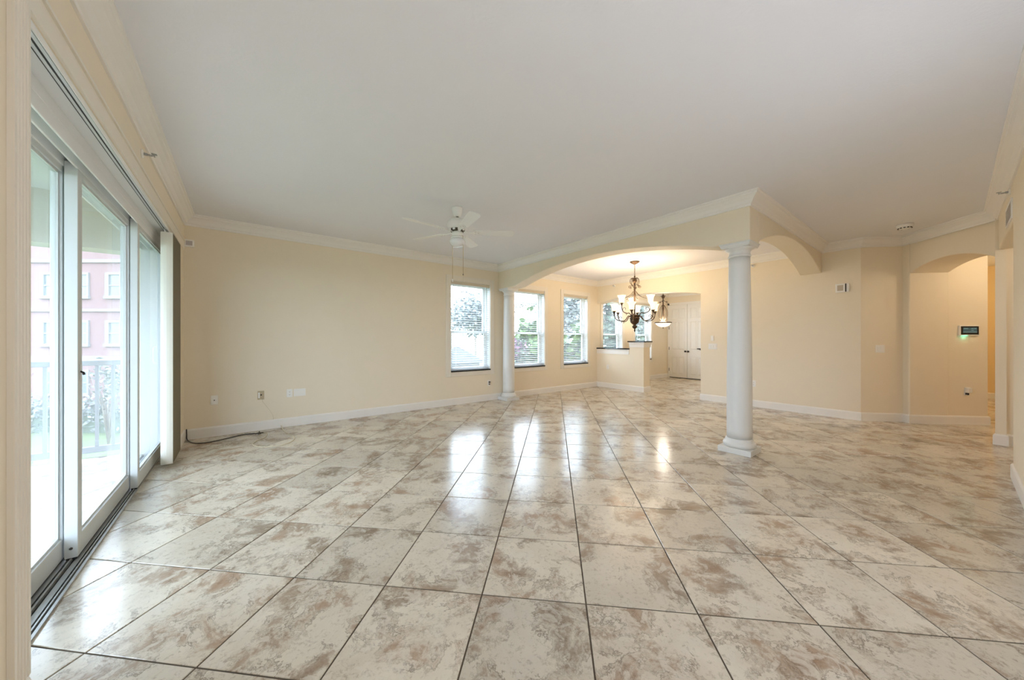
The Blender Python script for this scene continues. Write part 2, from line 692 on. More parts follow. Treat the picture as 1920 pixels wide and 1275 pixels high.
# ------------------------------------------------------------------ ceiling and walls
struct(M().box(-0.9, 13.0, -3.3, 6.2, CEIL, CEIL + 0.15).build('ceiling', CEILM))

w = M()
xs = [-0.88]
for x in WIN_X:
    xs += [x, x + WIN_W]
xs.append(11.7)
for i in range(0, len(xs), 2):
    w.box(xs[i], xs[i + 1], YB, YB + 0.20, -0.1, CEIL + 0.05)
for x in WIN_X:
    w.box(x, x + WIN_W, YB, YB + 0.20, -0.1, WIN_Z0 - 0.026)
    w.box(x, x + WIN_W, YB, YB + 0.20, WIN_Z1, CEIL + 0.05)
struct(w.build('wall_back', WALL))

HEAD = 2.39
w = M()
w.box(-0.88, XL, -0.5, 1.93, -0.1, CEIL + 0.05)
w.box(-0.88, XL, 5.44, YB, -0.1, CEIL + 0.05)
w.box(-0.88, XL, 1.93, 5.44, HEAD, CEIL + 0.05)
struct(w.build('wall_left', WALL))

w = M()
w.run((0, YR), (1, 0), (0, -1), [(-0.7, -0.1), (5.565, -0.1)], CEIL + 0.05, 0, 0.12)
w.run((0, YR), (1, 0), (0, -1), arc(5.565, 7.17, 2.345, 0.03, 10), CEIL + 0.05, 0, 0.12)
struct(w.build('wall_right', WALL, bevel=0.012, seg=2))

# diagonal walls: u runs along the arched wall, n is the way through it
O45 = (8.03, 0.47)
U45 = (-0.70711, -0.70711)
N45 = (0.70711, -0.70711)
w = M()
w.run(O45, U45, N45, arc(0.10, 1.13, 2.27, 0.145, 16), CEIL + 0.05, 0, 0.52)
struct(w.build('wall_arch', WALL, bevel=0.012, seg=2))
w = M()
w.run(O45, U45, N45, [(-0.3, -0.1), (0.10, -0.1)], CEIL + 0.05, 0, 0.52)
w.run(O45, U45, N45, [(-0.3, -0.1), (0.082, -0.1)], CEIL + 0.05, 0.5202, 1.05)
struct(w.build('wall_passage', WALL, bevel=0.012, seg=2))
w = M()
w.run(O45, U45, N45, [(0.0, -0.1), (-0.3, -0.1)], CEIL + 0.05, -0.5798, -0.0002)
struct(w.build('wall_diagonal', WALL))
w = M()
w.prism([(7.17, -0.40), (7.24, -0.40), (7.24, -1.6), (7.6, -1.6), (7.62, -0.72), (7.232, -0.331), (7.17, -0.32)][::-1], -0.1, CEIL + 0.05)
struct(w.build('wall_stub', WALL))

# dining wall with arched opening, half wall and post
w = M()
w.run((XR, 0), (0, 1), (1, 0), [(0.88, -0.1), (3.2699, -0.1)] + arc(3.27, YB, 2.245, 0.14, 20), CEIL + 0.05, 0, 0.28)
struct(w.build('wall_dining', WALL, bevel=0.010, seg=2))
w = M()
w.box(XR, XR + 0.28, 4.585, 4.97, -0.1, 1.205)
w.box(XR, XR + 0.28, 4.97, YB, -0.1, 1.022)
hw = struct(w.build('wall_half', WALL))
M().box(XR - 0.03, XR + 0.31, 4.985, YB, 1.025, 1.055).build('granite_cap', BLACK, hw, 0.004)
M().box(XR - 0.045, XR + 0.325, 4.54, 5.005, 1.208, 1.238).build('granite_cap', BLACK, hw, 0.004)
m = M()
m.sweep([(0.0, 0.90), (0.012, 0.90), (0.012, 0.99), (0.022, 1.022), (0, 1.022)], [(XR, 4.985), (XR, YB)])
m.build('cap_moulding', TRIM, hw)
m = M()
m.sweep([(0.0, 1.085), (0.012, 1.085), (0.014, 1.13), (0.034, 1.205), (0, 1.205)],
        [(XR + 0.28, 4.97), (XR + 0.28, 4.585), (XR, 4.585), (XR, 4.97)][::1])
m.build('cap_moulding', TRIM, hw)

# foyer and hall shells
w = M()
w.box(11.42, 11.62, 2.8, 6.0, -0.1, CEIL + 0.05)
struct(w.build('wall_foyer', WALL))
struct(M().box(XR + 0.28, 11.6, 2.7, 2.82, -0.1, CEIL + 0.05).build('wall_foyer_side', WALL))
HALLP = pbr('yellow_lit_hall_wall', (0.78, 0.60, 0.32), 0.6, vary=0.02, bump=0.1)  # warm yellow lamplight put into the wall colour
struct(M().box(12.62, 12.8, -3.1, 0.3, -0.1, CEIL + 0.05).build('wall_hall', HALLP))
struct(M().box(5.2, 12.8, -3.2, -3.0, -0.1, CEIL + 0.05).build('wall_hall_side', WALL))
struct(M().box(8.9, 12.7, -0.20, -0.06, -0.1, CEIL + 0.05).build('wall_hall_inner', WALL))
struct(M().box(5.2, 5.40, -3.1, -0.47, -0.1, CEIL + 0.05).build('wall_hall_near', WALL))

# arched beams over the columns
BX0, BX1, BY0, BY1 = 4.31, 4.59, 1.345, 1.625
m = M()
st = [(BY0, 2.345), (1.70, 2.345)] + arc(1.72, 5.42, 2.345, 0.25, 28) + [(5.44, 2.345), (YB, 2.345)]
m.run((BX0, 0), (0, 1), (1, 0), st, CEIL + 0.02, 0, BX1 - BX0)
struct(m.build('arched_beam', WALL, bevel=0.012, seg=2))
m = M()
st = arc(4.62, 7.58, 2.385, 0.265, 24)
st = [(BX1 + 0.0005, 2.345), (4.60, 2.36)] + st + [(XR, 2.38)]
m.run((0, BY0), (1, 0), (0, 1), st, CEIL + 0.02, 0, BY1 - BY0)
struct(m.build('arched_beam', WALL, bevel=0.012, seg=2))

# crown mouldings, baseboards
zc = CEIL
CROWN = [(0, zc - 0.135), (0.014, zc - 0.135), (0.016, zc - 0.115), (0.028, zc - 0.105), (0.045, zc - 0.075), (0.075, zc - 0.045),
         (0.092, zc - 0.035), (0.095, zc - 0.018), (0.108, zc - 0.014), (0.110, zc - 0.0005), (0, zc - 0.0005)]
living = [(XL, YR), (7.175, YR), (8.03, 0.47), (XR, 0.88), (XR, BY0), (BX0, BY0), (BX0, YB), (XL, YB)]
struct(M().sweep(CROWN, living, True).build('trim_1', TRIM)).name = 'trim_1'
struct(M().sweep(CROWN, [(BX1, BY1), (XR, BY1), (XR, YB), (BX1, YB)], True).build('trim_2', TRIM))
struct(M().sweep(CROWN, [(XR + 0.28, 2.82), (11.42, 2.82), (11.42, YB), (XR + 0.28, YB)], True).build('trim_3', TRIM))
BASE = [(0, 0.0005), (0.015, 0.0005), (0.015, 0.112), (0.011, 0.122), (0.006, 0.130), (0, 0.132)]
pt = lambda s, t: (O45[0] + U45[0] * s + N45[0] * t, O45[1] + U45[1] * s + N45[1] * t)
struct(M().sweep(BASE, [(XR + 0.28, 4.97), (XR + 0.28, 4.585), (XR, 4.585), (XR, YB), (XL, YB), (XL, 5.44)]).build('baseboard_back', TRIM))
struct(M().sweep(BASE, [pt(0.0, 1.05), pt(0.082, 1.05), pt(0.082, 0.52), pt(0.10, 0.52), pt(0.10, 0.0), O45, (XR, 0.88), (XR, 3.27), (XR + 0.28, 3.27)]).build('baseboard_dining', TRIM))
struct(M().sweep(BASE, [(XL, 1.93), (XL, YR), (5.565, YR), (5.565, YR - 0.12)]).build('baseboard_right', TRIM))
struct(M().sweep(BASE, [(7.24, -1.5), (7.24, -0.40), (7.17, -0.40), (7.17, -0.32), (7.232, -0.331), pt(1.13, 0.52)]).build('baseboard_stub', TRIM))
struct(M().sweep(BASE, [(11.42, 5.955), (11.42, 5.97), (XR + 0.28, YB)]).build('baseboard_foyer', TRIM))
struct(M().sweep(BASE, [(12.62, -3.0), (12.62, -0.2)]).build('baseboard_hall', TRIM))

# casing of the sliding door opening: fluted board at the near side, flat head with a cap
m = M()
fl = [(0, 0)]
y = 1.925
prof = [(y, 0.0), (y, 0.016)]
for k in range(4):
    a = y - 0.014 - k * 0.021
    prof += [(a, 0.016), (a - 0.004, 0.009), (a - 0.010, 0.009), (a - 0.014, 0.016)]
prof += [(y - 0.105, 0.016), (y - 0.105, 0.0)]
m.prism([(XL + 0.0003 + d, yy) for yy, d in prof], 0.135, 2.49)
struct(m.build('trim_4', CASING))
m = M()
m.box(XL, XL + 0.012, 1.80, YB - 0.002, HEAD + 0.002, 2.485)
m.box(XL, XL + 0.022, 1.80, YB - 0.002, 2.485, 2.50)
struct(m.build('trim_5', CASING))

# ------------------------------------------------------------------ columns
def column(loc, label):
    t = thing('column', label, 'column', loc)
    M().box(-0.165, 0.165, -0.165, 0.165, 0.0, 0.062).build('plinth', COLUMN, t, 0.004, 2)
    M().lathe([(0.150, 0.0622), (0.157, 0.070), (0.162, 0.085), (0.160, 0.102), (0.150, 0.116), (0.143, 0.121), (0.143, 0.130), (0.137, 0.136),
               (0.137, 0.146), (0.129, 0.158)], seg=48).build('base', COLUMN, t)
    prof = []
    for i in range(25):
        k = i / 24
        r = 0.124 - 0.021 * (max(0, k - 0.25) / 0.75) ** 1.4
        prof.append((r, 0.158 + k * (2.195 - 0.158)))
    M().lathe(prof, seg=48).build('shaft', COLUMN, t)
    M().lathe([(0.103, 2.195), (0.108, 2.197), (0.113, 2.204), (0.113, 2.212), (0.106, 2.220), (0.104, 2.224), (0.104, 2.258), (0.110, 2.262),
               (0.113, 2.268), (0.118, 2.270), (0.128, 2.280), (0.138, 2.292), (0.141, 2.298)], seg=48).build('capital', COLUMN, t)
    m = M()
    prof = [(0, 2.298), (0.0, 2.306), (0.006, 2.312), (0.010, 2.330), (0.018, 2.336), (0.018, 2.3445), (-0.05, 2.3445), (-0.05, 2.298)]
    h = 0.137
    m.sweep(prof, [(-h, -h), (-h, h), (h, h), (h, -h)], True)
    m.box(-0.12, 0.12, -0.12, 0.12, 2.2985, 2.3443)
    m.build('abacus', COLUMN, t)
    return t


column((4.452, 1.492, 0), 'free-standing white round column carrying the corner of the two arched beams')
column((4.452, 5.80, 0), 'white round column against the back wall beside the nearest window')

# ------------------------------------------------------------------ windows and blinds
WIN_WHERE = ['first window from the left, in the living room', 'second window, just right of the far column', 'third window, at the dining room corner',
             'fourth window, seen over the low half wall', 'fifth window, seen over the half wall post']
slat_me = None
for i, x in enumerate(WIN_X):
    x1 = x + WIN_W
    wn = struct(empty('window_%d' % (i + 1), (x, YB, 0)))
    W = WIN_W
    m = M()
    m.box(-0.10, 0, -0.016, -0.0002, WIN_Z0 - 0.115, WIN_Z1 + 0.10)
    m.box(W, W + 0.10, -0.016, -0.0002, WIN_Z0 - 0.115, WIN_Z1 + 0.10)
    m.box(0, W, -0.016, -0.0002, WIN_Z1, WIN_Z1 + 0.10)
    m.box(0, W, -0.016, -0.0002, WIN_Z0 - 0.115, WIN_Z0 - 0.027)
    m.build('casing', CASING, wn, 0.003)
    M().box(0.001, W - 0.001, -0.030, 0.105, WIN_Z0 - 0.0255, WIN_Z0).build('sill', BLACK, wn, 0.004, 2)
    m = M()
    y0, y1 = 0.105, 0.185
    m.box(0.0, 0.035, y0, y1, WIN_Z0 - 0.025, WIN_Z1)
    m.box(W - 0.035, W, y0, y1, WIN_Z0 - 0.025, WIN_Z1)
    m.box(0.035, W - 0.035, y0, y1, WIN_Z1 - 0.035, WIN_Z1)
    m.box(0.035, W - 0.035, y0, y1, WIN_Z0 - 0.025, WIN_Z0 + 0.012)
    m.build('frame', WHITE, wn)
    m = M()
    m.box(0.0003, 0.006, 0.004, 0.105, WIN_Z0, WIN_Z1)
    m.box(W - 0.006, W - 0.0003, 0.004, 0.105, WIN_Z0, WIN_Z1)
    m.box(0.006, W - 0.006, 0.004, 0.105, WIN_Z1 - 0.006, WIN_Z1 - 0.0003)
    m.build('jamb_liner', WHITE, wn)
    for (z0, z1, yy) in ((WIN_Z0 + 0.012, 1.44, 0.112), (1.40, WIN_Z1 - 0.035, 0.148)):
        s = M()
        s.box(0.036, 0.085, yy, yy + 0.033, z0, z1)
        s.box(W - 0.085, W - 0.036, yy, yy + 0.033, z0, z1)
        s.box(0.085, W - 0.085, yy, yy + 0.033, z0, z0 + 0.05)
        s.box(0.085, W - 0.085, yy, yy + 0.033, z1 - 0.045, z1)
        so = s.build('sash', WHITE, wn)
        M().box(0.085, W - 0.085, yy + 0.013, yy + 0.019, z0 + 0.05, z1 - 0.045).build('pane', GLASS, so)
    b = thing('window_blind', 'white horizontal slat blind lowered in the ' + WIN_WHERE[i], 'blind', (x, YB, WIN_Z0), 0, 'horizontal blinds in the back wall windows')
    H = WIN_Z1 - WIN_Z0
    M().box(0.006, W - 0.006, 0.028, 0.080, H - 0.052, H - 0.002).build('headrail', BLINDHEAD, b, 0.002)
    M().box(0.004, W - 0.004, 0.012, 0.020, H - 0.066, H - 0.002).build('valance', BLINDHEAD, b, 0.002)
    if slat_me is None:
        sm = M()
        a = radians(9)
        pr_ = [(-0.024, 0.0), (-0.012, 0.0022), (0.0, 0.003), (0.012, 0.0022), (0.024, 0.0)]
        top = [(y_ * cos(a) - z_ * sin(a), y_ * sin(a) + z_ * cos(a)) for y_, z_ in pr_]
        poly = [(y_, z_ - 0.0013) for y_, z_ in top] + [(y_, z_ + 0.0013) for y_, z_ in reversed(top)]
        sm.prism(poly, 0.008, W - 0.008, lambda p, q, r: (r, p, q))
        slat_me = sm.mesh('slat')
        slat_me.materials.append(BLIND)
    ns = 37
    for k in range(ns):
        o = bpy.data.objects.new('slat', slat_me)
        COL.objects.link(o)
        o.parent = b
        o.location = (0, 0.054, 0.055 + k * (H - 0.075 - 0.055) / (ns - 1))
    M().box(0.008, W - 0.008, 0.032, 0.076, 0.010, 0.030).build('bottom_rail', BLIND, b, 0.003)
    for xx in (0.13, W - 0.13):
        M().box(xx - 0.0015, xx + 0.0015, 0.0275, 0.0290, 0.03, H - 0.05).build('ladder_cord', BLIND, b)
    M().tube([(0.075, 0.022, H - 0.06), (0.077, 0.018, 1.10), (0.080, 0.016, 0.62)], 0.0035, 6).build('wand', BLIND, b)

# ------------------------------------------------------------------ sliding door
d1 = struct(empty('door_1', (0, 0, 0)))
m = M()
m.box(-0.868, -0.690, 1.932, 5.438, 2.315, HEAD - 0.002)
for a, b in ((-0.868, -0.856), (-0.802, -0.792), (-0.750, -0.740), (-0.700, -0.690)):
    m.box(a, b, 1.932, 5.438, 2.245, 2.315)
m.build('head_frame', WHITE, d1, 0.002)
M().box(-0.690, -0.624, 1.932, 5.438, HEAD - 0.010, HEAD - 0.0003).build('soffit_board', pbr('bright_white_soffit', (0.90, 0.91, 0.91), 0.4, vary=0.01), d1)
m = M()
m.box(-0.868, -0.690, 1.932, 1.948, 0.02, 2.315)
m.box(-0.868, -0.690, 5.422, 5.438, 0.02, 2.315)
m.build('side_jamb', ALU, d1)
M().box(-0.875, -0.690, 1.932, 5.438, -0.03, -0.001).build('sill_pan', DARKGAP, d1)
m = M()
for a, b, h in ((-0.868, -0.852, 0.016), (-0.826, -0.818, 0.020), (-0.806, -0.784, 0.010), (-0.770, -0.762, 0.020), (-0.752, -0.728, 0.010),
                (-0.716, -0.710, 0.018), (-0.704, -0.692, 0.012)):
    m.box(a, b, 1.934, 5.436, -0.001, h)
m.build('floor_track', TRACK, d1)
for (xc, ya, yb_) in ((-0.822, 1.95, 3.165), (-0.766, 3.088, 4.290), (-0.713, 4.220, 5.42)):
    p = empty('sliding_panel', (xc, ya, 0.022))
    p.parent = d1
    L_, Hh, t = yb_ - ya, 2.255, 0.022
    sw = 0.066
    if xc == -0.766:
        t = 0.025
    for (a, b) in ((0, sw), (L_ - sw, L_)):
        s = M()
        s.box(-t, t, a, b, 0, Hh)
        s.build('stile', ALU, p, 0.002)
    M().box(-t, t, sw, L_ - sw, 0, 0.115).build('bottom_rail', ALU, p, 0.002)
    M().box(-t, t, sw, L_ - sw, Hh - 0.065, Hh).build('top_rail', ALU, p, 0.002)
    m = M()
    for a, b, c_, e in ((sw, sw + 0.012, 0.115, Hh - 0.065), (L_ - sw - 0.012, L_ - sw, 0.115, Hh - 0.065)):
        m.box(-0.010, 0.010, a, b, c_, e)
    m.box(-0.010, 0.010, sw + 0.012, L_ - sw - 0.012, 0.115, 0.127)
    m.box(-0.010, 0.010, sw + 0.012, L_ - sw - 0.012, Hh - 0.077, Hh - 0.065)
    m.build('glazing_bead', ALU, p)
    M().box(-0.003, 0.003, sw + 0.012, L_ - sw - 0.012, 0.127, Hh - 0.077).build('pane', SLIDEGLASS, p)
    M().box(-t * 0.8, t * 0.8, 0.004, L_ - 0.004, -0.010, 0.0).build('bottom_seal', DARKGAP, p)
    if xc == -0.766:
        m = M()
        m.box(t, t + 0.003, 0.020, 0.040, 1.01, 1.10)
        m.build('latch_plate', ALU, p, 0.001)
        M().tube([(t + 0.003, 0.030, 1.058), (t + 0.014, 0.026, 1.052), (t + 0.018, 0.022, 1.040)], 0.0055, 8).build('latch', BLACKMETAL, p)
    if xc == -0.822 or xc == -0.766:
        M().lathe([(0.007, 0), (0.007, 0.004)], (0, 0, 0), 12).build('screw_cap', SLOT, p).matrix_local = \
            Matrix.Translation((0, 0.0, 0.055)) @ Matrix.Rotation(pi / 2, 4, 'X')
    if xc == -0.713:
        pts = [(t, L_ - 0.035, 0.98), (t + 0.035, L_ - 0.035, 0.99), (t + 0.042, L_ - 0.035, 1.01), (t + 0.042, L_ - 0.035, 1.15),
               (t + 0.035, L_ - 0.035, 1.17), (t, L_ - 0.035, 1.18)]
        M().tube(pts, 0.010, 8).build('handle', WHITE, p)

# vertical blind drawn open to the far side
vb = thing('vertical_blind', 'cream vertical vane blind stacked open at the far end of the sliding door', 'blind', (-0.60, 0, 0))
m = M()
m.box(-0.022, 0.010, 1.96, 5.41, HEAD - 0.010, HEAD - 0.001)
m.box(-0.022, -0.018, 1.96, 5.41, HEAD - 0.028, HEAD - 0.010)
m.box(0.006, 0.010, 1.96, 5.41, HEAD - 0.028, HEAD - 0.010)
m.box(-0.018, -0.010, 1.96, 5.41, HEAD - 0.028, HEAD - 0.025)
m.box(-0.002, 0.006, 1.96, 5.41, HEAD - 0.028, HEAD - 0.025)
m.build('headrail', ALU, vb)
m = M()
m.box(-0.0095, -0.0025, 1.962, 5.408, HEAD - 0.0265, HEAD - 0.0250)
m.box(-0.0245, -0.0222, 1.962, 5.408, HEAD - 0.030, HEAD - 0.012)  # dark strip standing in for the shadow beside the headrail
m.build('slot_and_shadow_strip', DARKGAP, vb)
m = M()
m.box(0.0135, 0.0165, 1.935, 5.42, HEAD - 0.030, HEAD - 0.001)
m.build('valance', WHITE, vb)
vm = M()
vp = [(-0.0445, 0.000), (-0.022, -0.005), (0.0, -0.007), (0.022, -0.005), (0.0445, 0.000)]
vm.prism(vp + [(a, b + 0.0012) for a, b in reversed(vp)], 0.028, HEAD - 0.055)
v_me = vm.mesh('vane')
v_me.materials.append(VANESHADE)
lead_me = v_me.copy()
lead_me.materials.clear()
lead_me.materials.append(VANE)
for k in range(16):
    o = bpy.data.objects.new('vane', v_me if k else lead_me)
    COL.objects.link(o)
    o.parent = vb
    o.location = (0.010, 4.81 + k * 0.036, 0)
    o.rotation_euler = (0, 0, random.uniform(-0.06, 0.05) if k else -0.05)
m = M()
for k in range(16):
    m.box(-0.008, -0.003, 4.807 + k * 0.036, 4.813 + k * 0.036, HEAD - 0.056, HEAD - 0.020)
m.build('carrier_stems', WHITE, vb)

# ------------------------------------------------------------------ ceiling fan
FX, FY = 2.03, 3.655
fan = thing('ceiling_fan', 'white five-blade ceiling fan with frosted bowl light and two long pull chains', 'fan', (FX, FY, CEIL))
M().lathe([(0.026, -0.108), (0.040, -0.098), (0.052, -0.075), (0.060, -0.040), (0.064, -0.012), (0.064, -0.0005)], seg=28).build('canopy', FANW, fan)
M().lathe([(0.016, -0.135), (0.016, -0.100)], seg=14).build('downrod', FANDARK, fan)
M().lathe([(0.088, -0.262), (0.112, -0.252), (0.118, -0.235), (0.118, -0.190), (0.108, -0.165), (0.080, -0.140), (0.030, -0.130)], seg=36).build('motor_housing', FANW, fan)
m = M()
m.lathe([(0.070, -0.290), (0.085, -0.280), (0.095, -0.268), (0.092, -0.262)], seg=30)
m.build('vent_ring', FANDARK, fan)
for k in range(10):
    a = 2 * pi * k / 10
    mt = Matrix.Translation((0.094 * cos(a), 0.094 * sin(a), -0.272)) @ Matrix.Rotation(a, 4, 'Z')
    M().box(-0.004, 0.006, -0.014, 0.014, -0.012, 0.010, mt).build('vent_fin', FANW, fan)
M().lathe([(0.045, -0.345), (0.062, -0.335), (0.066, -0.315), (0.066, -0.295), (0.055, -0.288)], seg=28).build('switch_housing', FANW, fan)
M().lathe([(0.072, -0.372), (0.076, -0.362), (0.072, -0.350), (0.050, -0.344)], seg=28).build('light_fitter', FANW, fan)
M().lathe([(0.001, -0.470), (0.035, -0.468), (0.066, -0.455), (0.088, -0.430), (0.096, -0.405), (0.090, -0.385), (0.074, -0.371)], seg=36).build('glass_bowl', FANBOWL, fan)
for k in range(5):
    a = radians(185 + 72 * k)
    br = empty('blade', (0, 0, -0.285), a)
    br.parent = fan
    tilt = Matrix.Rotation(radians(-12), 4, 'X')
    # blade outline: slightly wider and rounded at the tip
    out = [(0.20, -0.052), (0.62, -0.068), (0.665, -0.060), (0.683, -0.035), (0.685, 0.0), (0.683, 0.035), (0.665, 0.060), (0.62, 0.068), (0.20, 0.052), (0.185, 0.0)]
    bm_ = M()
    bm_.prism(out, -0.003, 0.003, lambda p, q, r: tuple(tilt @ Vector((p, q, r))))
    bm_.build('blade_board', FANW, br)
    ar = M()
    ar.prism([(0.075, -0.016), (0.15, -0.010), (0.185, -0.030), (0.235, -0.036), (0.265, -0.018), (0.275, 0.0), (0.265, 0.018), (0.235, 0.036), (0.185, 0.030),
              (0.15, 0.010), (0.075, 0.016)], -0.011, -0.004, lambda p, q, r: tuple(tilt @ Vector((p, q, r))))
    ar.build('blade_iron', FANW, br)
    sc = M()
    for px, py in ((0.215, -0.022), (0.215, 0.022), (0.25, 0.0)):
        c = tilt @ Vector((px, py, -0.013))
        sc.lathe([(0.003, 0), (0.005, 0.003)], tuple(c), 8)
    sc.build('screws', BRASS, br)
# pull chains hang from the switch housing
dx, dy = cam2w(1, 0)
for off, z1, f in ((-0.052, -0.86, -0.02), (0.070, -0.80, -0.025)):
    px, py = dx * off + f * 0.6, dy * off + f * 0.8
    ch = M().tube([(px * 0.7, py * 0.7, -0.32), (px, py, -0.345), (px * 1.03, py * 1.03, -0.40), (px * 1.03, py * 1.03, z1)], 0.0022, 6).build('pull_chain', BRASS, fan)
    if off > 0:
        for zz in (z1, -1.00):
            M().lathe([(0.001, -0.014), (0.006, -0.008), (0.006, 0.0), (0.002, 0.008)], (px * 1.03, py * 1.03, zz), 10).build('bob', FANDARK, ch)
        M().tube([(px * 1.03, py * 1.03, z1), (px * 1.03, py * 1.03, -1.0)], 0.0012, 5).build('cord', CABLEW, ch)
    else:
        M().lathe([(0.001, -0.03), (0.007, -0.02), (0.007, 0.0), (0.002, 0.008)], (px * 1.03, py * 1.03, z1), 10).build('bob', FANW, ch)


# ------------------------------------------------------------------ chandelier
def spiral(c, r0, r1, a0, a1, n=14):
    out = []
    for i in range(n + 1):
        k = i / n
        r = r0 + (r1 - r0) * k
        a = a0 + (a1 - a0) * k
        out.append((c[0] + r * cos(a), c[1] + r * sin(a)))
    return out


def bez(p0, p1, p2, p3, n=12):
    out = []
    for i in range(n + 1):
        t = i / n
        a, b, c, d = (1 - t) ** 3, 3 * t * (1 - t) ** 2, 3 * t * t * (1 - t), t ** 3
        out.append((a * p0[0] + b * p1[0] + c * p2[0] + d * p3[0], a * p0[1] + b * p1[1] + c * p2[1] + d * p3[1]))
    return out


def radial(pts, a):
    return [(r * cos(a), r * sin(a), z) for r, z in pts]


def chain(m, z0, z1, n=None):
    n = n or max(2, int((z0 - z1) / 0.032))
    st = (z0 - z1) / n
    for k in range(n):
        zc_ = z0 - (k + 0.5) * st
        ring = []
        for j in range(13):
            t = 2 * pi * j / 12
            a_, b_ = 0.011 * cos(t), st * 0.62 * sin(t)
            ring.append((a_, 0, zc_ + b_) if k % 2 == 0 else (0, a_, zc_ + b_))
        m.tube(ring, 0.0028, 5)
    return m


CHX, CHY = 6.238, 3.951
ch = thing('chandelier', 'antique bronze nine-light scrolled chandelier with lit amber glass shades', 'chandelier', (CHX, CHY, CEIL))
M().lathe([(0.012, -0.062), (0.030, -0.052), (0.055, -0.040), (0.080, -0.024), (0.094, -0.012), (0.094, -0.0005)], seg=32).build('canopy', BRONZE, ch)
chain(M(), -0.060, -0.290).build('chain', BRONZE, ch)
m = M()
m.lathe([(0.010, -0.315), (0.018, -0.300), (0.010, -0.285)], seg=14)
m.lathe([(0.012, -0.44), (0.030, -0.425), (0.044, -0.400), (0.046, -0.375), (0.038, -0.350), (0.022, -0.335), (0.010, -0.325), (0.010, -0.315)], seg=20)
for k in range(8):
    a = 2 * pi * k / 8
    m.tube(radial([(0.034, -0.345), (0.062, -0.335), (0.072, -0.352)], a), 0.006, 6)
m.build('leaf_finial', BRONZE, ch)
M().lathe([(0.012, -1.08), (0.014, -0.84), (0.022, -0.82), (0.020, -0.70), (0.026, -0.66), (0.016, -0.62), (0.020, -0.52), (0.012, -0.50), (0.012, -0.44)], seg=16).build('stem', BRONZE, ch)
# upper scrolls
for k in range(6):
    a = 2 * pi * k / 6 + 0.3
    p = bez((0.020, -0.34), (0.10, -0.30), (0.115, -0.44), (0.050, -0.475), 10)
    m = M().tube(radial(p, a), 0.0055, 6)
    q = bez((0.050, -0.475), (0.075, -0.50), (0.12, -0.47), (0.118, -0.515), 8) + spiral((0.098, -0.517), 0.020, 0.006, 0.0, -3.6 * pi / 2, 10)
    m.tube(radial(q, a), 0.0055, 6)
    m.build('upper_scroll', BRONZE, ch)
    # long drooping strand from the stem down to the arm ring
    s = bez((0.030, -0.60), (0.075, -0.68), (0.14, -0.72), (0.235, -0.745), 12)
    M().tube(radial(s, a), 0.0045, 6).build('strand', BRONZE, ch)
# body
M().lathe([(0.002, -1.425), (0.010, -1.41), (0.016, -1.385), (0.010, -1.36), (0.030, -1.345), (0.050, -1.32), (0.040, -1.295), (0.025, -1.28), (0.045, -1.262), (0.075, -1.235),
           (0.088, -1.20), (0.088, -1.16), (0.098, -1.155), (0.098, -1.135), (0.082, -1.128), (0.082, -1.105), (0.092, -1.098), (0.092, -1.082), (0.040, -1.07), (0.014, -1.06)],
          seg=32).build('body', BRONZE, ch)


def shade_profile(h, r0, r1):
    return [(r0 * 0.55, 0.0), (r0, 0.010), (r0 * 1.02, h * 0.35), (r0 * 1.15, h * 0.65), (r1 * 0.88, h * 0.88), (r1, h), (r1 * 0.965, h - 0.002), (r1 * 0.85, h * 0.87),
            (r0 * 1.08, h * 0.64), (r0 * 0.95, h * 0.34), (r0 * 0.92, 0.014), (0.004, 0.012)]


def candle_arm(a, R, zb, low, inner):
    """an arm that sweeps down from the body and up to a cup with a glass shade; zb = height of the shade base"""
    e = empty('arm', (0, 0, 0))
    e.parent = ch
    p = bez((0.085, inner), (0.16, inner + 0.09), (0.14, low - 0.02), (0.27 * R / 0.42, low), 12) + bez((0.27 * R / 0.42, low), (R * 0.93, low + 0.01), (R, low + 0.06), (R, zb - 0.035), 12)[1:]
    M().tube(radial(p, a), 0.0085, 8).build('arm_tube', BRONZE, e)
    s = spiral((R - 0.075, low + 0.075), 0.058, 0.012, -0.9, 3.6, 18)
    M().tube(radial(s, a), 0.0045, 6).build('arm_scroll', BRONZE, e)
    x, y = R * cos(a), R * sin(a)
    M().lathe([(0.006, -0.055), (0.016, -0.045), (0.014, -0.03), (0.024, -0.018), (0.034, -0.004), (0.034, 0.004), (0.010, 0.006)], (x, y, zb), 18).build('cup', BRONZE, e)
    mid = 0.27 * R / 0.42
    M().lathe([(0.001, -0.040), (0.007, -0.028), (0.004, -0.016), (0.009, -0.008), (0.004, 0.0)], (mid * cos(a), mid * sin(a), low), 10).build('drop', BRONZE, e)
    M().lathe(shade_profile(0.150, 0.048, 0.083), (x, y, zb), 24, caps=False).build('shade', SHADE, e)
    M().lathe([(0.004, 0.02), (0.016, 0.035), (0.021, 0.060), (0.014, 0.085), (0.003, 0.098)], (x, y, zb), 12).build('bulb', BULB, e)
    lamp('chandelier_bulb', 'POINT', (CHX + x, CHY + y, CEIL + zb + 0.16), CHP, (1.0, 0.78, 0.54), 0.05)


CHP = 7.0
A0 = YAW                    # direction of image right
for k in range(6):
    candle_arm(A0 + radians(3 + 60 * k), 0.42, -1.005, -1.20, -1.12)
for k in range(3):
    candle_arm(A0 + radians(80 + 120 * k), 0.315, -0.845, -1.045, -1.09)

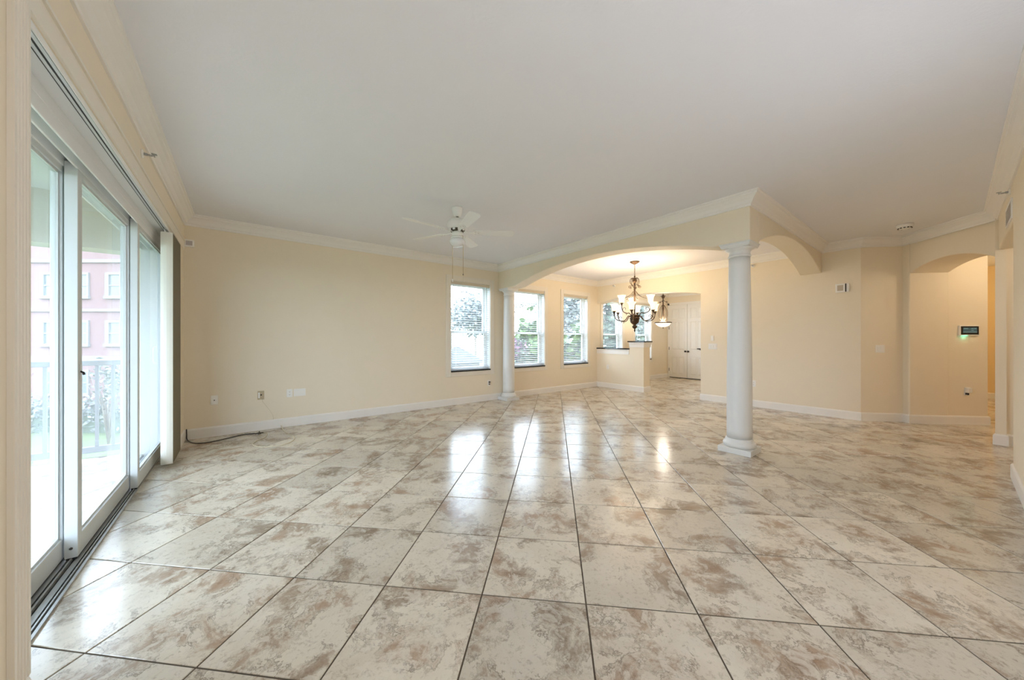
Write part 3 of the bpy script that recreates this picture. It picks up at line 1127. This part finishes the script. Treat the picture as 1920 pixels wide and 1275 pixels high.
# ------------------------------------------------------------------ foyer pendant
PX, PY = 9.04, 4.86
pd = thing('pendant_light', 'bronze scrolled pendant with a lit alabaster bowl hanging in the foyer', 'pendant light', (PX, PY, CEIL))
M().lathe([(0.012, -0.05), (0.05, -0.03), (0.07, -0.010), (0.07, -0.0005)], seg=24).build('canopy', BRONZE, pd)
chain(M(), -0.048, -0.34).build('chain', BRONZE, pd)
m = M()
m.lathe([(0.012, -0.46), (0.032, -0.44), (0.044, -0.41), (0.040, -0.38), (0.020, -0.35), (0.008, -0.335)], seg=18)
for k in range(6):
    a = 2 * pi * k / 6
    m.tube(radial([(0.030, -0.385), (0.060, -0.378), (0.070, -0.395)], a), 0.006, 6)
m.build('leaf_finial', BRONZE, pd)
M().lathe([(0.012, -1.12), (0.014, -0.9), (0.020, -0.7), (0.012, -0.46)], seg=14).build('stem', BRONZE, pd)
for k in range(6):
    a = 2 * pi * k / 6 + 0.2
    p = bez((0.014, -0.62), (0.16, -0.80), (0.13, -0.98), (0.03, -1.06), 14)
    m = M().tube(radial(p, a), 0.0055, 6)
    m.build('strand', BRONZE, pd)
for k in range(3):
    a = 2 * pi * k / 3 + A0
    q = bez((0.02, -0.50), (0.05, -0.58), (0.10, -0.50), (0.115, -0.545), 8) + spiral((0.093, -0.547), 0.022, 0.006, 0, -5.2, 10)
    M().tube(radial(q, a), 0.0065, 6).build('upper_scroll', BRONZE, pd)
m = M()
m.lathe([(0.195, -1.125), (0.215, -1.118), (0.225, -1.108), (0.222, -1.098), (0.20, -1.094), (0.19, -1.105)], seg=40, caps=False)
for k in range(3):
    a = 2 * pi * k / 3 + A0 + 0.2
    m.lathe([(0.002, -0.018), (0.016, -0.01), (0.018, 0.008), (0.002, 0.018)], (0.225 * cos(a), 0.225 * sin(a), -1.107), 10)
    m.tube(radial([(0.02, -1.08), (0.10, -1.095), (0.20, -1.105)], a), 0.006, 6)
m.build('rim', BRONZE, pd)
M().lathe([(0.002, -1.232), (0.06, -1.228), (0.12, -1.205), (0.165, -1.170), (0.195, -1.125), (0.189, -1.125), (0.158, -1.166), (0.115, -1.199), (0.06, -1.221), (0.002, -1.225)],
          seg=36, caps=False).build('bowl', BOWL, pd)
M().lathe([(0.002, -1.275), (0.010, -1.262), (0.008, -1.248), (0.018, -1.238), (0.016, -1.232)], seg=14).build('bottom_finial', BRONZE, pd)
lamp('pendant_bulb', 'POINT', (PX, PY, CEIL - 1.02), 55, (1.0, 0.88, 0.74), 0.08)
lamp('hall_ceiling_bulb', 'POINT', (11.2, -1.5, 2.55), 30, (1.0, 0.74, 0.40), 0.12)
lamp('kitchen_fill_lamp', 'POINT', (6.35, -1.5, 2.4), 15, (1.0, 0.92, 0.80), 0.15)  # fill added out of view to brighten the dining wall and stub
lamp('passage_fill_lamp', 'POINT', (7.9, -1.1, 2.5), 18, (1.0, 0.84, 0.62), 0.12)  # unseen lamp added to lift the light in the passage

# ------------------------------------------------------------------ closet doors in the foyer
d2 = struct(empty('door_2', (11.42, 5.31, 0)))
m = M()
for a, b in ((-0.70, -0.63), (0.60, 0.655)):
    m.box(-0.016, -0.0003, a, b, 0.0, 2.50)
m.box(-0.016, -0.0003, -0.70, 0.655, 2.435, 2.505)
m.build('casing', TRIM, d2)
M().box(-0.006, -0.0003, -0.63, 0.60, 0.0005, 0.022).build('threshold_gap', DARKGAP, d2)
for nm, a, b, kn in (('left', 0.003, 0.597, 0.045), ('right', -0.627, -0.003, -0.045)):
    lf = M().box(-0.030, -0.004, a, b, 0.024, 2.43).build('door_leaf', DOORW, d2, 0.002)
    wdt = (b - a)
    for (z0, z1) in ((0.14, 0.70), (0.95, 1.86), (1.97, 2.30)):
        for (c0, c1) in ((0.16, 0.46), (0.54, 0.84)):
            y0, y1 = a + wdt * c0, a + wdt * c1
            q = M()
            q.prism([(y0, z0), (y1, z0), (y1, z1), (y0, z1)], 0, 1, lambda p, r, t, y0=y0, y1=y1, z0=z0, z1=z1: (
                -0.0302 - 0.012 * t, p + (0.03 * t if p == y0 else -0.03 * t), r + (0.03 * t if r == z0 else -0.03 * t)))
            q.build('raised_panel', DOORW, lf)
            fr = M()
            fr.box(-0.036, -0.0302, y0 - 0.014, y0 - 0.004, z0 - 0.014, z1 + 0.014)
            fr.box(-0.036, -0.0302, y1 + 0.004, y1 + 0.014, z0 - 0.014, z1 + 0.014)
            fr.box(-0.036, -0.0302, y0, y1, z0 - 0.014, z0 - 0.004)
            fr.box(-0.036, -0.0302, y0, y1, z1 + 0.004, z1 + 0.014)
            fr.build('panel_moulding', DOORW, lf)
    k = M().lathe([(0.022, 0.0), (0.022, 0.006), (0.010, 0.010), (0.010, 0.030), (0.024, 0.038), (0.030, 0.052), (0.024, 0.066), (0.002, 0.072)], seg=18).build('knob', BLACKMETAL, lf)
    k.location = (-0.030, kn, 0.89)
    k.rotation_euler = (0, -pi / 2, 0)
    if nm == 'left':
        for z in (0.22, 0.93, 1.62):
            M().box(-0.034, -0.030, b - 0.002, b + 0.012, z, z + 0.10).build('hinge', BLACKMETAL, lf)
    else:
        m = M()
        m.box(-0.036, -0.030, -0.43, -0.39, 0.94, 1.03)
        m.tube([(-0.036, -0.41, 0.985), (-0.075, -0.41, 0.985)], 0.009, 8)
        m.tube([(-0.075, -0.43, 0.985), (-0.077, -0.35, 0.985), (-0.070, -0.33, 0.983)], 0.014, 8)
        m.build('lever', BLACKMETAL, lf)

# ------------------------------------------------------------------ wall devices (local x along the wall, -y out of it)
def plate(t, w, h, mat=None, d=0.006):
    return M().box(-w / 2, w / 2, -d, -0.0003, -h / 2, h / 2).build('cover_plate', mat or PLATE, t, 0.002, 2)


def screwhead(t, x, z):
    m = M()
    m.prism([(x + 0.003 * cos(a * pi / 4), z + 0.003 * sin(a * pi / 4)) for a in range(8)], 0.006, 0.0075, lambda p, q, r: (p, -r, q))
    return m.build('screw', PLATE, t)


def outlet(pos, rz, label, plug=False, group='wall outlets and switches'):
    t = thing('outlet', label, 'outlet', pos, rz, group)
    plate(t, 0.072, 0.118)
    for z in (-0.020, 0.020):
        r = M()
        r.prism([(0.0165 * cos(a) * 1.0, z + max(-0.0135, min(0.0135, 0.0165 * sin(a)))) for a in [i * 2 * pi / 20 for i in range(20)]], 0.006, 0.0085, lambda p, q, s: (p, -s, q))
        ro = r.build('receptacle', PLATE, t)
        s = M()
        s.box(-0.0075, -0.0050, -0.0090, -0.0084, z - 0.001, z + 0.008)
        s.box(0.0050, 0.0075, -0.0090, -0.0084, z - 0.001, z + 0.006)
        s.box(-0.0025, 0.0025, -0.0090, -0.0084, z - 0.010, z - 0.005)
        s.build('slots', SLOT, ro)
    screwhead(t, 0, 0)
    return t


def switch(pos, rz, label, gangs=1, w=None):
    t = thing('switch', label, 'switch', pos, rz, 'wall outlets and switches')
    w = w or 0.072 + 0.046 * (gangs - 1)
    plate(t, w, 0.118)
    for g in range(gangs):
        x = (g - (gangs - 1) / 2) * 0.046
        mt = Matrix.Translation((x, -0.006, 0)) @ Matrix.Rotation(radians(5), 4, 'X')
        M().box(-0.016, 0.016, -0.005, 0.0015, -0.033, 0.033, mt).build('rocker', PLATE, t, 0.001)
    return t


t = thing('wall_jack', 'white jack plate low on the back wall nearest the sliding door', 'wall jack', (-0.287, YB, 0.475), 0, 'wall outlets and switches')
plate(t, 0.072, 0.118)
M().box(-0.012, 0.012, -0.009, -0.006, -0.016, 0.016).build('jack', PLATE, t, 0.002)
M().box(-0.006, 0.006, -0.0095, -0.009, -0.008, 0.004).build('jack_port', SLOT, t)
t = thing('wall_jack', 'tan coaxial jack plate low on the back wall with a thin white wire', 'wall jack', (0.206, YB, 0.49), 0, 'wall outlets and switches')
plate(t, 0.075, 0.12, TANPLATE)
k = M().lathe([(0.009, 0), (0.009, 0.008), (0.005, 0.009), (0.005, 0.020)], seg=10).build('coax_port', SLOT, t)
k.location, k.rotation_euler = (0.004, -0.006, 0.004), (pi / 2, 0, 0)
M().box(-0.030, -0.012, -0.008, -0.006, -0.04, 0.04).build('plate_insert', PLATE, t, 0.002)
M().tube([(0.006, -0.012, -0.035), (0.02, -0.015, -0.09), (0.10, -0.008, -0.22), (0.14, -0.006, -0.30), (0.145, -0.016, -0.36)], 0.0018, 5).build('phone_wire', CABLEW, t)
outlet((0.546, YB, 0.487), 0, 'white duplex outlet on the back wall touching a blank plate')
t = thing('blank_plate', 'wide blank white cover plate beside the duplex outlet on the back wall', 'cover plate', (0.672, YB, 0.487), 0, 'wall outlets and switches')
plate(t, 0.150, 0.108)
screwhead(t, -0.045, 0)
screwhead(t, 0.045, 0)
t = outlet((4.06, YB, 0.365), 0, 'white outlet with dark plug in it below the first window near the column')
m = M()
m.box(-0.014, 0.014, -0.040, -0.009, 0.004, 0.036)
m.box(-0.012, 0.012, -0.034, -0.009, -0.034, -0.010)
m.build('plug', SLOT, t, 0.003)
outlet((XR, 2.316, 0.44), -pi / 2, 'white outlet low on the dining wall right behind the free-standing column')
outlet((XR, 5.62, 0.548), -pi / 2, 'white outlet on the low half wall under its granite cap')
switch((XR, 3.035, 1.130), -pi / 2, 'white three-rocker switch plate right of the foyer opening', 3)
t = thing('dimmer_remote', 'small white wall remote holder directly above the three-rocker switch', 'remote', (XR, 3.04, 1.30), -pi / 2)
plate(t, 0.055, 0.105, d=0.012)
M().box(-0.018, 0.018, -0.017, -0.012, -0.030, 0.040).build('remote_face', PLATE, t, 0.002)
switch((7.807, 0.693, 1.126), -pi / 4, 'white double rocker switch on the shaded wall left of the archway', 2, 0.125)
t = thing('chime_box', 'square white chime box high on the dining wall with a dark grille strip', 'chime', (XR, 1.085, 2.10), -pi / 2)
M().box(-0.085, 0.030, -0.035, -0.0003, -0.07, 0.07).build('case', PLATE, t, 0.004, 2)
M().box(-0.062, 0.008, -0.038, -0.035, -0.045, 0.045).build('front_panel', pbr('chime_grey', (0.55, 0.47, 0.36), 0.5), t, 0.002)
M().box(0.032, 0.075, -0.028, -0.0003, -0.07, 0.07).build('side_case', PLATE, t, 0.003)
M().box(0.030, 0.045, -0.0345, -0.0285, -0.065, 0.065).build('grille', SLOT, t)

px_, py_ = pt(0.082, 0.78)
t = thing('alarm_panel', 'white alarm keypad with black screen and green glow in the arched passage', 'alarm panel', (px_, py_, 1.405), -pi / 4)
M().box(-0.125, 0.125, -0.028, -0.0003, -0.075, 0.075).build('case', PLATE, t, 0.004, 2)
M().box(-0.112, 0.118, -0.0295, -0.028, -0.062, 0.062).build('screen', SCREEN, t)
m = M()
m.box(-0.085, 0.095, -0.0302, -0.0296, -0.030, 0.042)
m.build('display', SCREENLIT, t)
m = M()
for a, b, c_, e in ((-0.078, -0.02, 0.022, 0.034), (0.02, 0.05, 0.022, 0.034), (0.058, 0.085, 0.022, 0.034), (0.02, 0.05, -0.004, 0.006), (-0.085, 0.095, -0.030, -0.020)):
    m.box(a, b, -0.0307, -0.0303, c_, e)
m.build('display_rows', pbr('display_row', (0.1, 0.2, 0.2), 0.4, emit=(0.25, 0.45, 0.47), estr=0.3), t)
M().box(-0.085, -0.015, -0.024, -0.006, -0.079, -0.0752).build('status_led', LED, t)
ox, oy = -U45[0] * 0.0, 0
lamp('alarm_led_glow', 'POINT', (px_ - 0.7071 * 0.035 - 0.7071 * 0.05, py_ - 0.7071 * 0.035 + 0.7071 * 0.05, 1.405 - 0.10), 0.05, (0.2, 1.0, 0.65), 0.02)
px_, py_ = pt(0.082, 0.775)
t = outlet((px_, py_, 0.498), -pi / 4, 'white outlet with a white adapter plugged in, low in the arched passage')
m = M()
m.box(-0.030, 0.028, -0.045, -0.0092, -0.02, 0.052)
m.build('adapter', PLATE, t, 0.006, 2)
M().box(-0.031, -0.012, -0.040, -0.010, -0.052, -0.022).build('night_sensor', SLOT, t)

t = thing('motion_sensor', 'small white motion sensor high in the corner by the sliding door', 'sensor', (XL + 0.055, YB, 2.485), 0)
M().box(-0.045, 0.045, -0.050, -0.0003, -0.045, 0.045).build('case', PLATE, t, 0.008, 2)
M().box(-0.030, 0.030, -0.053, -0.050, -0.030, 0.026).build('lens', pbr('sensor_lens', (0.55, 0.50, 0.50), 0.4), t, 0.003)

t = thing('smoke_detector', 'round white smoke detector with dark slots on the ceiling at right', 'smoke detector', (7.16, 0.40, CEIL))
M().lathe([(0.045, -0.060), (0.060, -0.056), (0.068, -0.046), (0.078, -0.030), (0.082, -0.012), (0.082, -0.0005)], seg=32).build('case', PLATE, t)
for k in range(12):
    a = 2 * pi * k / 12
    mt = Matrix.Rotation(a, 4, 'Z')
    M().box(0.060, 0.0695, -0.010, 0.010, -0.0555, -0.0440, mt).build('slot', SLOT, t)
M().lathe([(0.020, -0.068), (0.024, -0.062), (0.024, -0.060)], seg=16).build('test_button', PLATE, t)

SPR = [((XL, 3.66, 2.63), pi / 2, 'sidewall sprinkler head above the sliding door on the left wall'),
       ((5.80, YR, 2.685), pi, 'sidewall sprinkler head above the vent on the right wall'),
       ((XR, 5.41, 2.665), -pi / 2, 'sidewall sprinkler head in the dining room above the half wall'),
       ((XR, 2.325, 2.665), -pi / 2, 'sidewall sprinkler head on the dining wall just right of the column top')]
for pos, rz, lb in SPR:
    t = thing('sprinkler', lb, 'sprinkler', pos, rz, 'sidewall sprinkler heads')
    k = M().lathe([(0.030, 0.0), (0.032, 0.004), (0.024, 0.010), (0.012, 0.012)], seg=20).build('escutcheon', PLATE, t)
    k.rotation_euler = (pi / 2, 0, 0)
    m = M()
    m.tube([(0, -0.010, 0), (0, -0.030, 0)], 0.010, 10)
    m.tube([(-0.008, -0.028, 0), (-0.013, -0.045, 0), (0, -0.062, 0)], 0.003, 6)
    m.tube([(0.008, -0.028, 0), (0.013, -0.045, 0), (0, -0.062, 0)], 0.003, 6)
    m.build('nozzle', TRACK, t)
    m = M()
    m.box(-0.016, 0.016, -0.068, -0.063, -0.004, 0.006)
    m.box(-0.016, 0.016, -0.080, -0.050, 0.012, 0.014)
    m.build('deflector', TRACK, t)

t = thing('air_vent', 'white slatted air return grille high on the right wall', 'vent', (5.86, YR, 2.485), pi)
m = M()
for a, b, c_, e in ((-0.26, 0.26, 0.075, 0.095), (-0.26, 0.26, -0.095, -0.075), (-0.26, -0.24, -0.075, 0.075), (0.24, 0.26, -0.075, 0.075)):
    m.box(a, b, -0.010, -0.0003, c_, e)
m.build('frame', PLATE, t)
M().box(-0.24, 0.24, -0.002, -0.0003, -0.075, 0.075).build('backing', SLOT, t)
for k in range(8):
    mt = Matrix.Translation((0, -0.006, -0.066 + k * 0.019)) @ Matrix.Rotation(radians(35), 4, 'X')
    M().box(-0.24, 0.24, -0.007, 0.007, -0.001, 0.001, mt).build('slat', PLATE, t)


# ------------------------------------------------------------------ loose cables on the floor
def smooth_path(pts, n=6):
    out = []
    P = [Vector(p) for p in pts]
    for i in range(len(P) - 1):
        p0, p1, p2, p3 = P[max(i - 1, 0)], P[i], P[i + 1], P[min(i + 2, len(P) - 1)]
        for k in range(n):
            t = k / n
            out.append(0.5 * ((2 * p1) + (-p0 + p2) * t + (2 * p0 - 5 * p1 + 4 * p2 - p3) * t * t + (-p0 + 3 * p1 - 3 * p2 + p3) * t ** 3))
    out.append(P[-1])
    return out


def fl(px, py, z):
    R = (px - 960) / 646.2
    k = (CAM_Z - z) / ((py - 637.5) / 646.2)
    x, y = cam2w(R * k, k)
    return (x, min(y, YB - 0.02), z)


t = thing('coax_cable', 'black coaxial cable with splitter lying along the back wall baseboard', 'cable', (0, 0, 0))
pts = [(XL + 0.028, YB - 0.030, 0.14), (XL + 0.030, YB - 0.032, 0.07), (XL + 0.034, YB - 0.036, 0.012)] + [fl(x, y, 0.0065) for x, y in ((358, 829), (370, 831), (392, 829), (425, 822), (455, 815), (478, 812.5))]
M().tube(smooth_path(pts), 0.0055, 8).build('cable', CABLEB, t)
x, y, z = fl(486, 812, 0.02)
sp = M().box(x - 0.020, x + 0.020, y - 0.014, y + 0.014, 0.006, 0.030).build('splitter', FANDARK, t, 0.003)
m = M()
for a, b in ((-0.045, 0.0), (0.045, -0.004), (0.0, 0.02)):
    m.tube([(x, y, 0.020), (x + a, y - b * 0.5, 0.018)], 0.007, 8)
m.tube([(x, y, 0.03), (x + 0.004, y, 0.045)], 0.006, 8)
m.build('connector', SLOT, sp)
t = thing('white_cable', 'thin ivory cable looped on the tiles in front of the back wall', 'cable', (0, 0, 0))
pts = [fl(x, y, 0.0045) for x, y in ((491, 811.5), (499, 812), (501, 814), (497, 820), (484, 825), (474, 832), (477, 835.5), (489, 838), (503, 838), (522, 836), (540, 831), (549, 826), (552, 821), (548, 817), (538, 812), (531, 806))]
pts.append((pts[-1][0] - 0.01, YB - 0.018, 0.030))
M().tube(smooth_path(pts), 0.004, 7).build('cable', CABLEW, t)

# ------------------------------------------------------------------ balcony
bf = struct(M().box(-3.0, -0.872, -0.5, 5.85, -0.30, -0.0335).build('floor_balcony', GROUT))
lay_tiles(bf, [(1, 0, -0.875), (-1, 0, 2.95), (0, 1, 5.80), (0, -1, -1.2)], lambda x, y: -3.3 < x < -0.5 and 0.9 < y < 6.2, z=-0.03)
struct(M().box(-3.0, -0.88, -0.5, 5.95, 2.78, 2.95).build('ceiling_balcony', STUCCO))
m = M()
m.box(-3.0, -0.88, 5.62, 5.90, 2.24, 2.78)
m.box(-3.0, -2.72, -0.5, 5.62, 2.24, 2.78)
struct(m.build('trim_6', STUCCOB))
m = M()
m.box(-0.93, -0.881, 5.62, 5.95, -0.03, 2.24)
m.box(-3.0, -2.68, 5.55, 5.90, -0.03, 2.24)
struct(m.build('wall_balcony_pier', STUCCO))


def railing(loc, rz, L_, label):
    t = thing('balcony_railing', label, 'railing', loc, rz, 'balcony railings')
    M().box(0, L_, -0.035, 0.035, 0.99, 1.045).build('top_rail', RAIL, t, 0.006, 2)
    M().box(0, L_, -0.020, 0.020, 0.06, 0.125).build('bottom_rail', RAIL, t, 0.003)
    n = int(L_ / 0.108)
    b0 = None
    for k in range(n):
        x = (k + 0.5) * L_ / n
        if b0 is None:
            b0 = M().box(-0.0125, 0.0125, -0.0125, 0.0125, 0.125, 0.99).build('baluster', RAIL, t)
            b0.location = (x, 0, 0)
        else:
            inst(b0, t, (x, 0, 0))
    for x in (0.03, L_ - 0.03):
        M().box(x - 0.025, x + 0.025, -0.025, 0.025, -0.03, 0.99).build('post', RAIL, t)
    return t


railing((-2.66, 5.66, 0), 0, 1.72, 'grey baluster railing across the far end of the balcony')
railing((-2.80, 0.0, 0), pi / 2, 5.45, 'grey baluster railing along the outer side of the balcony')

# ------------------------------------------------------------------ outside: lawn, pink apartment block, trees
GZ = -3.0
lw = struct(M().box(-90, 90, -60, 120, GZ - 0.3, GZ).build('lawn', LAWN))
m = M()
m.box(0.5, 8.0, 13.0, 21.0, GZ + 0.001, GZ + 0.03)
struct(m.build('driveway', PAVE))


def campt(px, d):
    """world position of something d metres ahead of the camera's picture plane, at picture column px"""
    return cam2w((px - 960) / 646.2 * d, d)


D = 20.7
bx, by = campt(149, D)
bd = thing('apartment_building', 'pink stucco apartment block with white bands and windows beyond the balcony lawn', 'building', (bx, by, GZ), YAW)
zz = lambda ypx: (637.5 - ypx) / 646.2 * D + CAM_Z - GZ
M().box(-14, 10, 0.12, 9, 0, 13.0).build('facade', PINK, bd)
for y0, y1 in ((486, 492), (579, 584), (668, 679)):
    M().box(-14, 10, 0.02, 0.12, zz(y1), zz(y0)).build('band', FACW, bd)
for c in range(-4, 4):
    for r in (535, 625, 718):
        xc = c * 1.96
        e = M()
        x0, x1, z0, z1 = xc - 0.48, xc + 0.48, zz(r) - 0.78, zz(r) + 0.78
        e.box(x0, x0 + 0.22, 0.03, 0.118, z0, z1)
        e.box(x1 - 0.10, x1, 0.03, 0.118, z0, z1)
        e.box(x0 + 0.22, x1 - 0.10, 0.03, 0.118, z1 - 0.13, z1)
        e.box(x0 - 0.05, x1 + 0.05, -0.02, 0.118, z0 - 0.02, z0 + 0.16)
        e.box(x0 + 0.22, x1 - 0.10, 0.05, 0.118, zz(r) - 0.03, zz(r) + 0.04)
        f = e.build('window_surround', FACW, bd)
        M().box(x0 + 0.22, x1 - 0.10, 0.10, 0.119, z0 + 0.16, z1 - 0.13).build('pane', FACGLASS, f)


def leaves(n, ctr, rad, size, flat=0.6, clumps=14, rng=random):
    m = M()
    cl = []
    for _ in range(clumps):
        a, b = rng.uniform(0, 2 * pi), rng.uniform(-1, 1)
        r = rng.uniform(0.35, 0.85)
        s = sqrt(1 - b * b)
        cl.append((r * s * cos(a), r * s * sin(a), r * b))
    for i in range(n):
        c = cl[i % clumps]
        p = [c[k] + rng.gauss(0, 0.20) for k in range(3)]
        P = Vector((ctr[0] + p[0] * rad[0], ctr[1] + p[1] * rad[1], ctr[2] + p[2] * rad[2]))
        d = Vector((rng.gauss(0, 1), rng.gauss(0, 1), rng.gauss(-0.2, flat))).normalized()
        s = d.cross(Vector((rng.gauss(0, 1), rng.gauss(0, 1), rng.gauss(0, 1)))).normalized()
        L_ = size * rng.uniform(0.6, 1.3)
        w_ = L_ * 0.28
        m.add([P, P + d * L_ * 0.5 + s * w_, P + d * L_, P + d * L_ * 0.5 - s * w_], [(0, 1, 2, 3)])
    return m


def tree(px, d, h, rad, label, mat=LEAF2, n=1500, size=0.28, name='leafy_tree', lean=0.0, cat='tree', group='garden trees behind the back windows'):
    x, y = campt(px, d)
    t = thing(name, label, cat, (x, y, GZ), 0, group)
    m = M()
    m.tube([(0, 0, 0), (lean * 0.3, 0, h * 0.3), (lean * 0.7, 0.05, h * 0.62), (lean, 0, h * 0.8)], [0.11, 0.09, 0.07, 0.03], 8)
    for k in range(5):
        a = 2 * pi * k / 5 + d
        m.tube([(lean * 0.6, 0, h * (0.45 + 0.05 * k)), (lean + rad[0] * 0.45 * cos(a), rad[1] * 0.45 * sin(a), h * (0.66 + 0.04 * k))], [0.05, 0.02], 6)
    m.build('trunk', BARK, t)
    tag(leaves(n, (lean, 0, h - rad[2]), rad, size).build('crown', mat, t, fixn=False), kind='stuff')
    return t


tree(994, 13.5, 4.9, (0.92, 0.85, 1.5), 'bright green leafy shrub filling the lower half of the second window', LEAF1, 2800, 0.32)
tree(1040, 16.8, 5.0, (1.0, 0.9, 1.5), 'bright green shrub standing between the second and third windows', LEAF1, 1300, 0.32)
tree(1090, 13.8, 4.9, (0.85, 0.85, 1.5), 'broad leaved green shrub low in the third window', LEAF1, 2400, 0.36)
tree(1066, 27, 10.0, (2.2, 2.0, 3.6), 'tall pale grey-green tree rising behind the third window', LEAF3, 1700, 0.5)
tree(1150, 20, 8.4, (1.5, 1.5, 3.3), 'dark leafy tree filling the fourth window', LEAF2, 1700, 0.42)
tree(1208, 25, 8.6, (1.8, 1.8, 3.4), 'dark leafy tree behind the fifth window above the post', LEAF2, 1500, 0.42)
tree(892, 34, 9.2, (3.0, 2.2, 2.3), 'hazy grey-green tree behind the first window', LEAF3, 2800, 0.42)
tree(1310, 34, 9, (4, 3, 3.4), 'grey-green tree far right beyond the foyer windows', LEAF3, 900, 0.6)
x, y = campt(968, 11.3)
t = thing('flowering_bush', 'purple blossoming bush low at the left of the second window', 'bush', (x, y, GZ))
M().tube([(0, 0, 0), (0.05, 0, 2.2), (0, 0.1, 3.4)], [0.06, 0.05, 0.03], 7).build('stem', BARK, t)
tag(leaves(500, (0, 0, 3.7), (0.4, 0.4, 0.6), 0.20).build('foliage', LEAF2, t, fixn=False), kind='stuff')
tag(leaves(350, (0, 0, 3.95), (0.38, 0.38, 0.5), 0.15).build('blossoms', PURPLE, t, fixn=False), kind='stuff')
# palm with a leaning grey trunk in the second window
x, y = campt(987, 20.5)
t = thing('palm_tree', 'palm with a leaning grey trunk seen in the second window', 'tree', (x, y, GZ))
M().tube([(-0.35, 0, 0), (-0.2, 0, 2.2), (0.05, 0, 4.3), (0.30, 0, 6.4)], [0.20, 0.15, 0.14, 0.13], 10).build('trunk', BARK, t)
for k in range(14):
    a = 2 * pi * k / 14
    f = M()
    rr = 1.7
    spine = [(0.30 + r_ * rr * cos(a), r_ * rr * sin(a), 6.4 + 0.8 * r_ - 1.5 * r_ * r_) for r_ in (0, 0.25, 0.5, 0.75, 1.0)]
    f.tube(spine, 0.015, 5)
    for i in range(1, 5):
        for s_ in (-1, 1):
            p = Vector(spine[i])
            side = Vector((-sin(a), cos(a), -0.5)) * (0.45 * s_)
            side.z = -0.28
            fw = Vector((cos(a), sin(a), 0)) * 0.2
            f.add([p, p + side * 0.5 + fw * 0.6, p + side + fw, p + side * 0.5 + fw * 0.1], [(0, 1, 2, 3)])
    f.build('frond', LEAF3, t, fixn=False)

# hedge and bare shrub behind the balcony railing
x, y = campt(150, 16)
t = thing('hedge', 'low dark hedge in front of the pink apartment block', 'hedge', (x, y, GZ), YAW)
M().box(-7, 5, -0.2, 0.3, 0, 0.9).build('core', LEAF2, t)
tag(leaves(3200, (-1, 0, 0.8), (6.6, 0.5, 0.85), 0.22, clumps=220).build('foliage', LEAF3, t, fixn=False), kind='stuff')
x, y = campt(203, 14)
t = thing('bare_shrub', 'wispy half bare shrub rising above the balcony railing', 'bush', (x, y, GZ))
m = M()
rg = random.Random(5)
for k in range(16):
    a = rg.uniform(0, 2 * pi)
    l = rg.uniform(0.3, 0.75)
    m.tube([(0, 0, 0), (0.3 * l * cos(a), 0.3 * l * sin(a), 1.6), (l * cos(a), l * sin(a), rg.uniform(2.4, 3.4))], [0.03, 0.018, 0.006], 5)
m.build('stems', BARK, t)
tag(leaves(420, (0, 0, 2.6), (0.7, 0.7, 1.0), 0.16).build('foliage', LEAF3, t, fixn=False), kind='stuff')

# pale house seen low through the first window
x, y = campt(868, 23)
t = thing('pale_house', 'pale low house with grey roof beyond the driveway in the first window', 'house', (x, y, GZ), 0)
M().box(-2.5, 1.3, 0, 5, 0, 2.7).build('wall', pbr('pale_house_wall', (0.17, 0.175, 0.18), 0.9), t)
m = M()
m.prism([(-2.9, 2.7), (1.7, 2.7), (-0.6, 3.9)], -0.3, 5.3, lambda a, b, c: (a, c, b))
m.build('roof', TILEROOF, t)
M().box(-1.9, 0.2, -0.05, -0.002, 0.05, 2.2).build('garage_door', FACW, t)
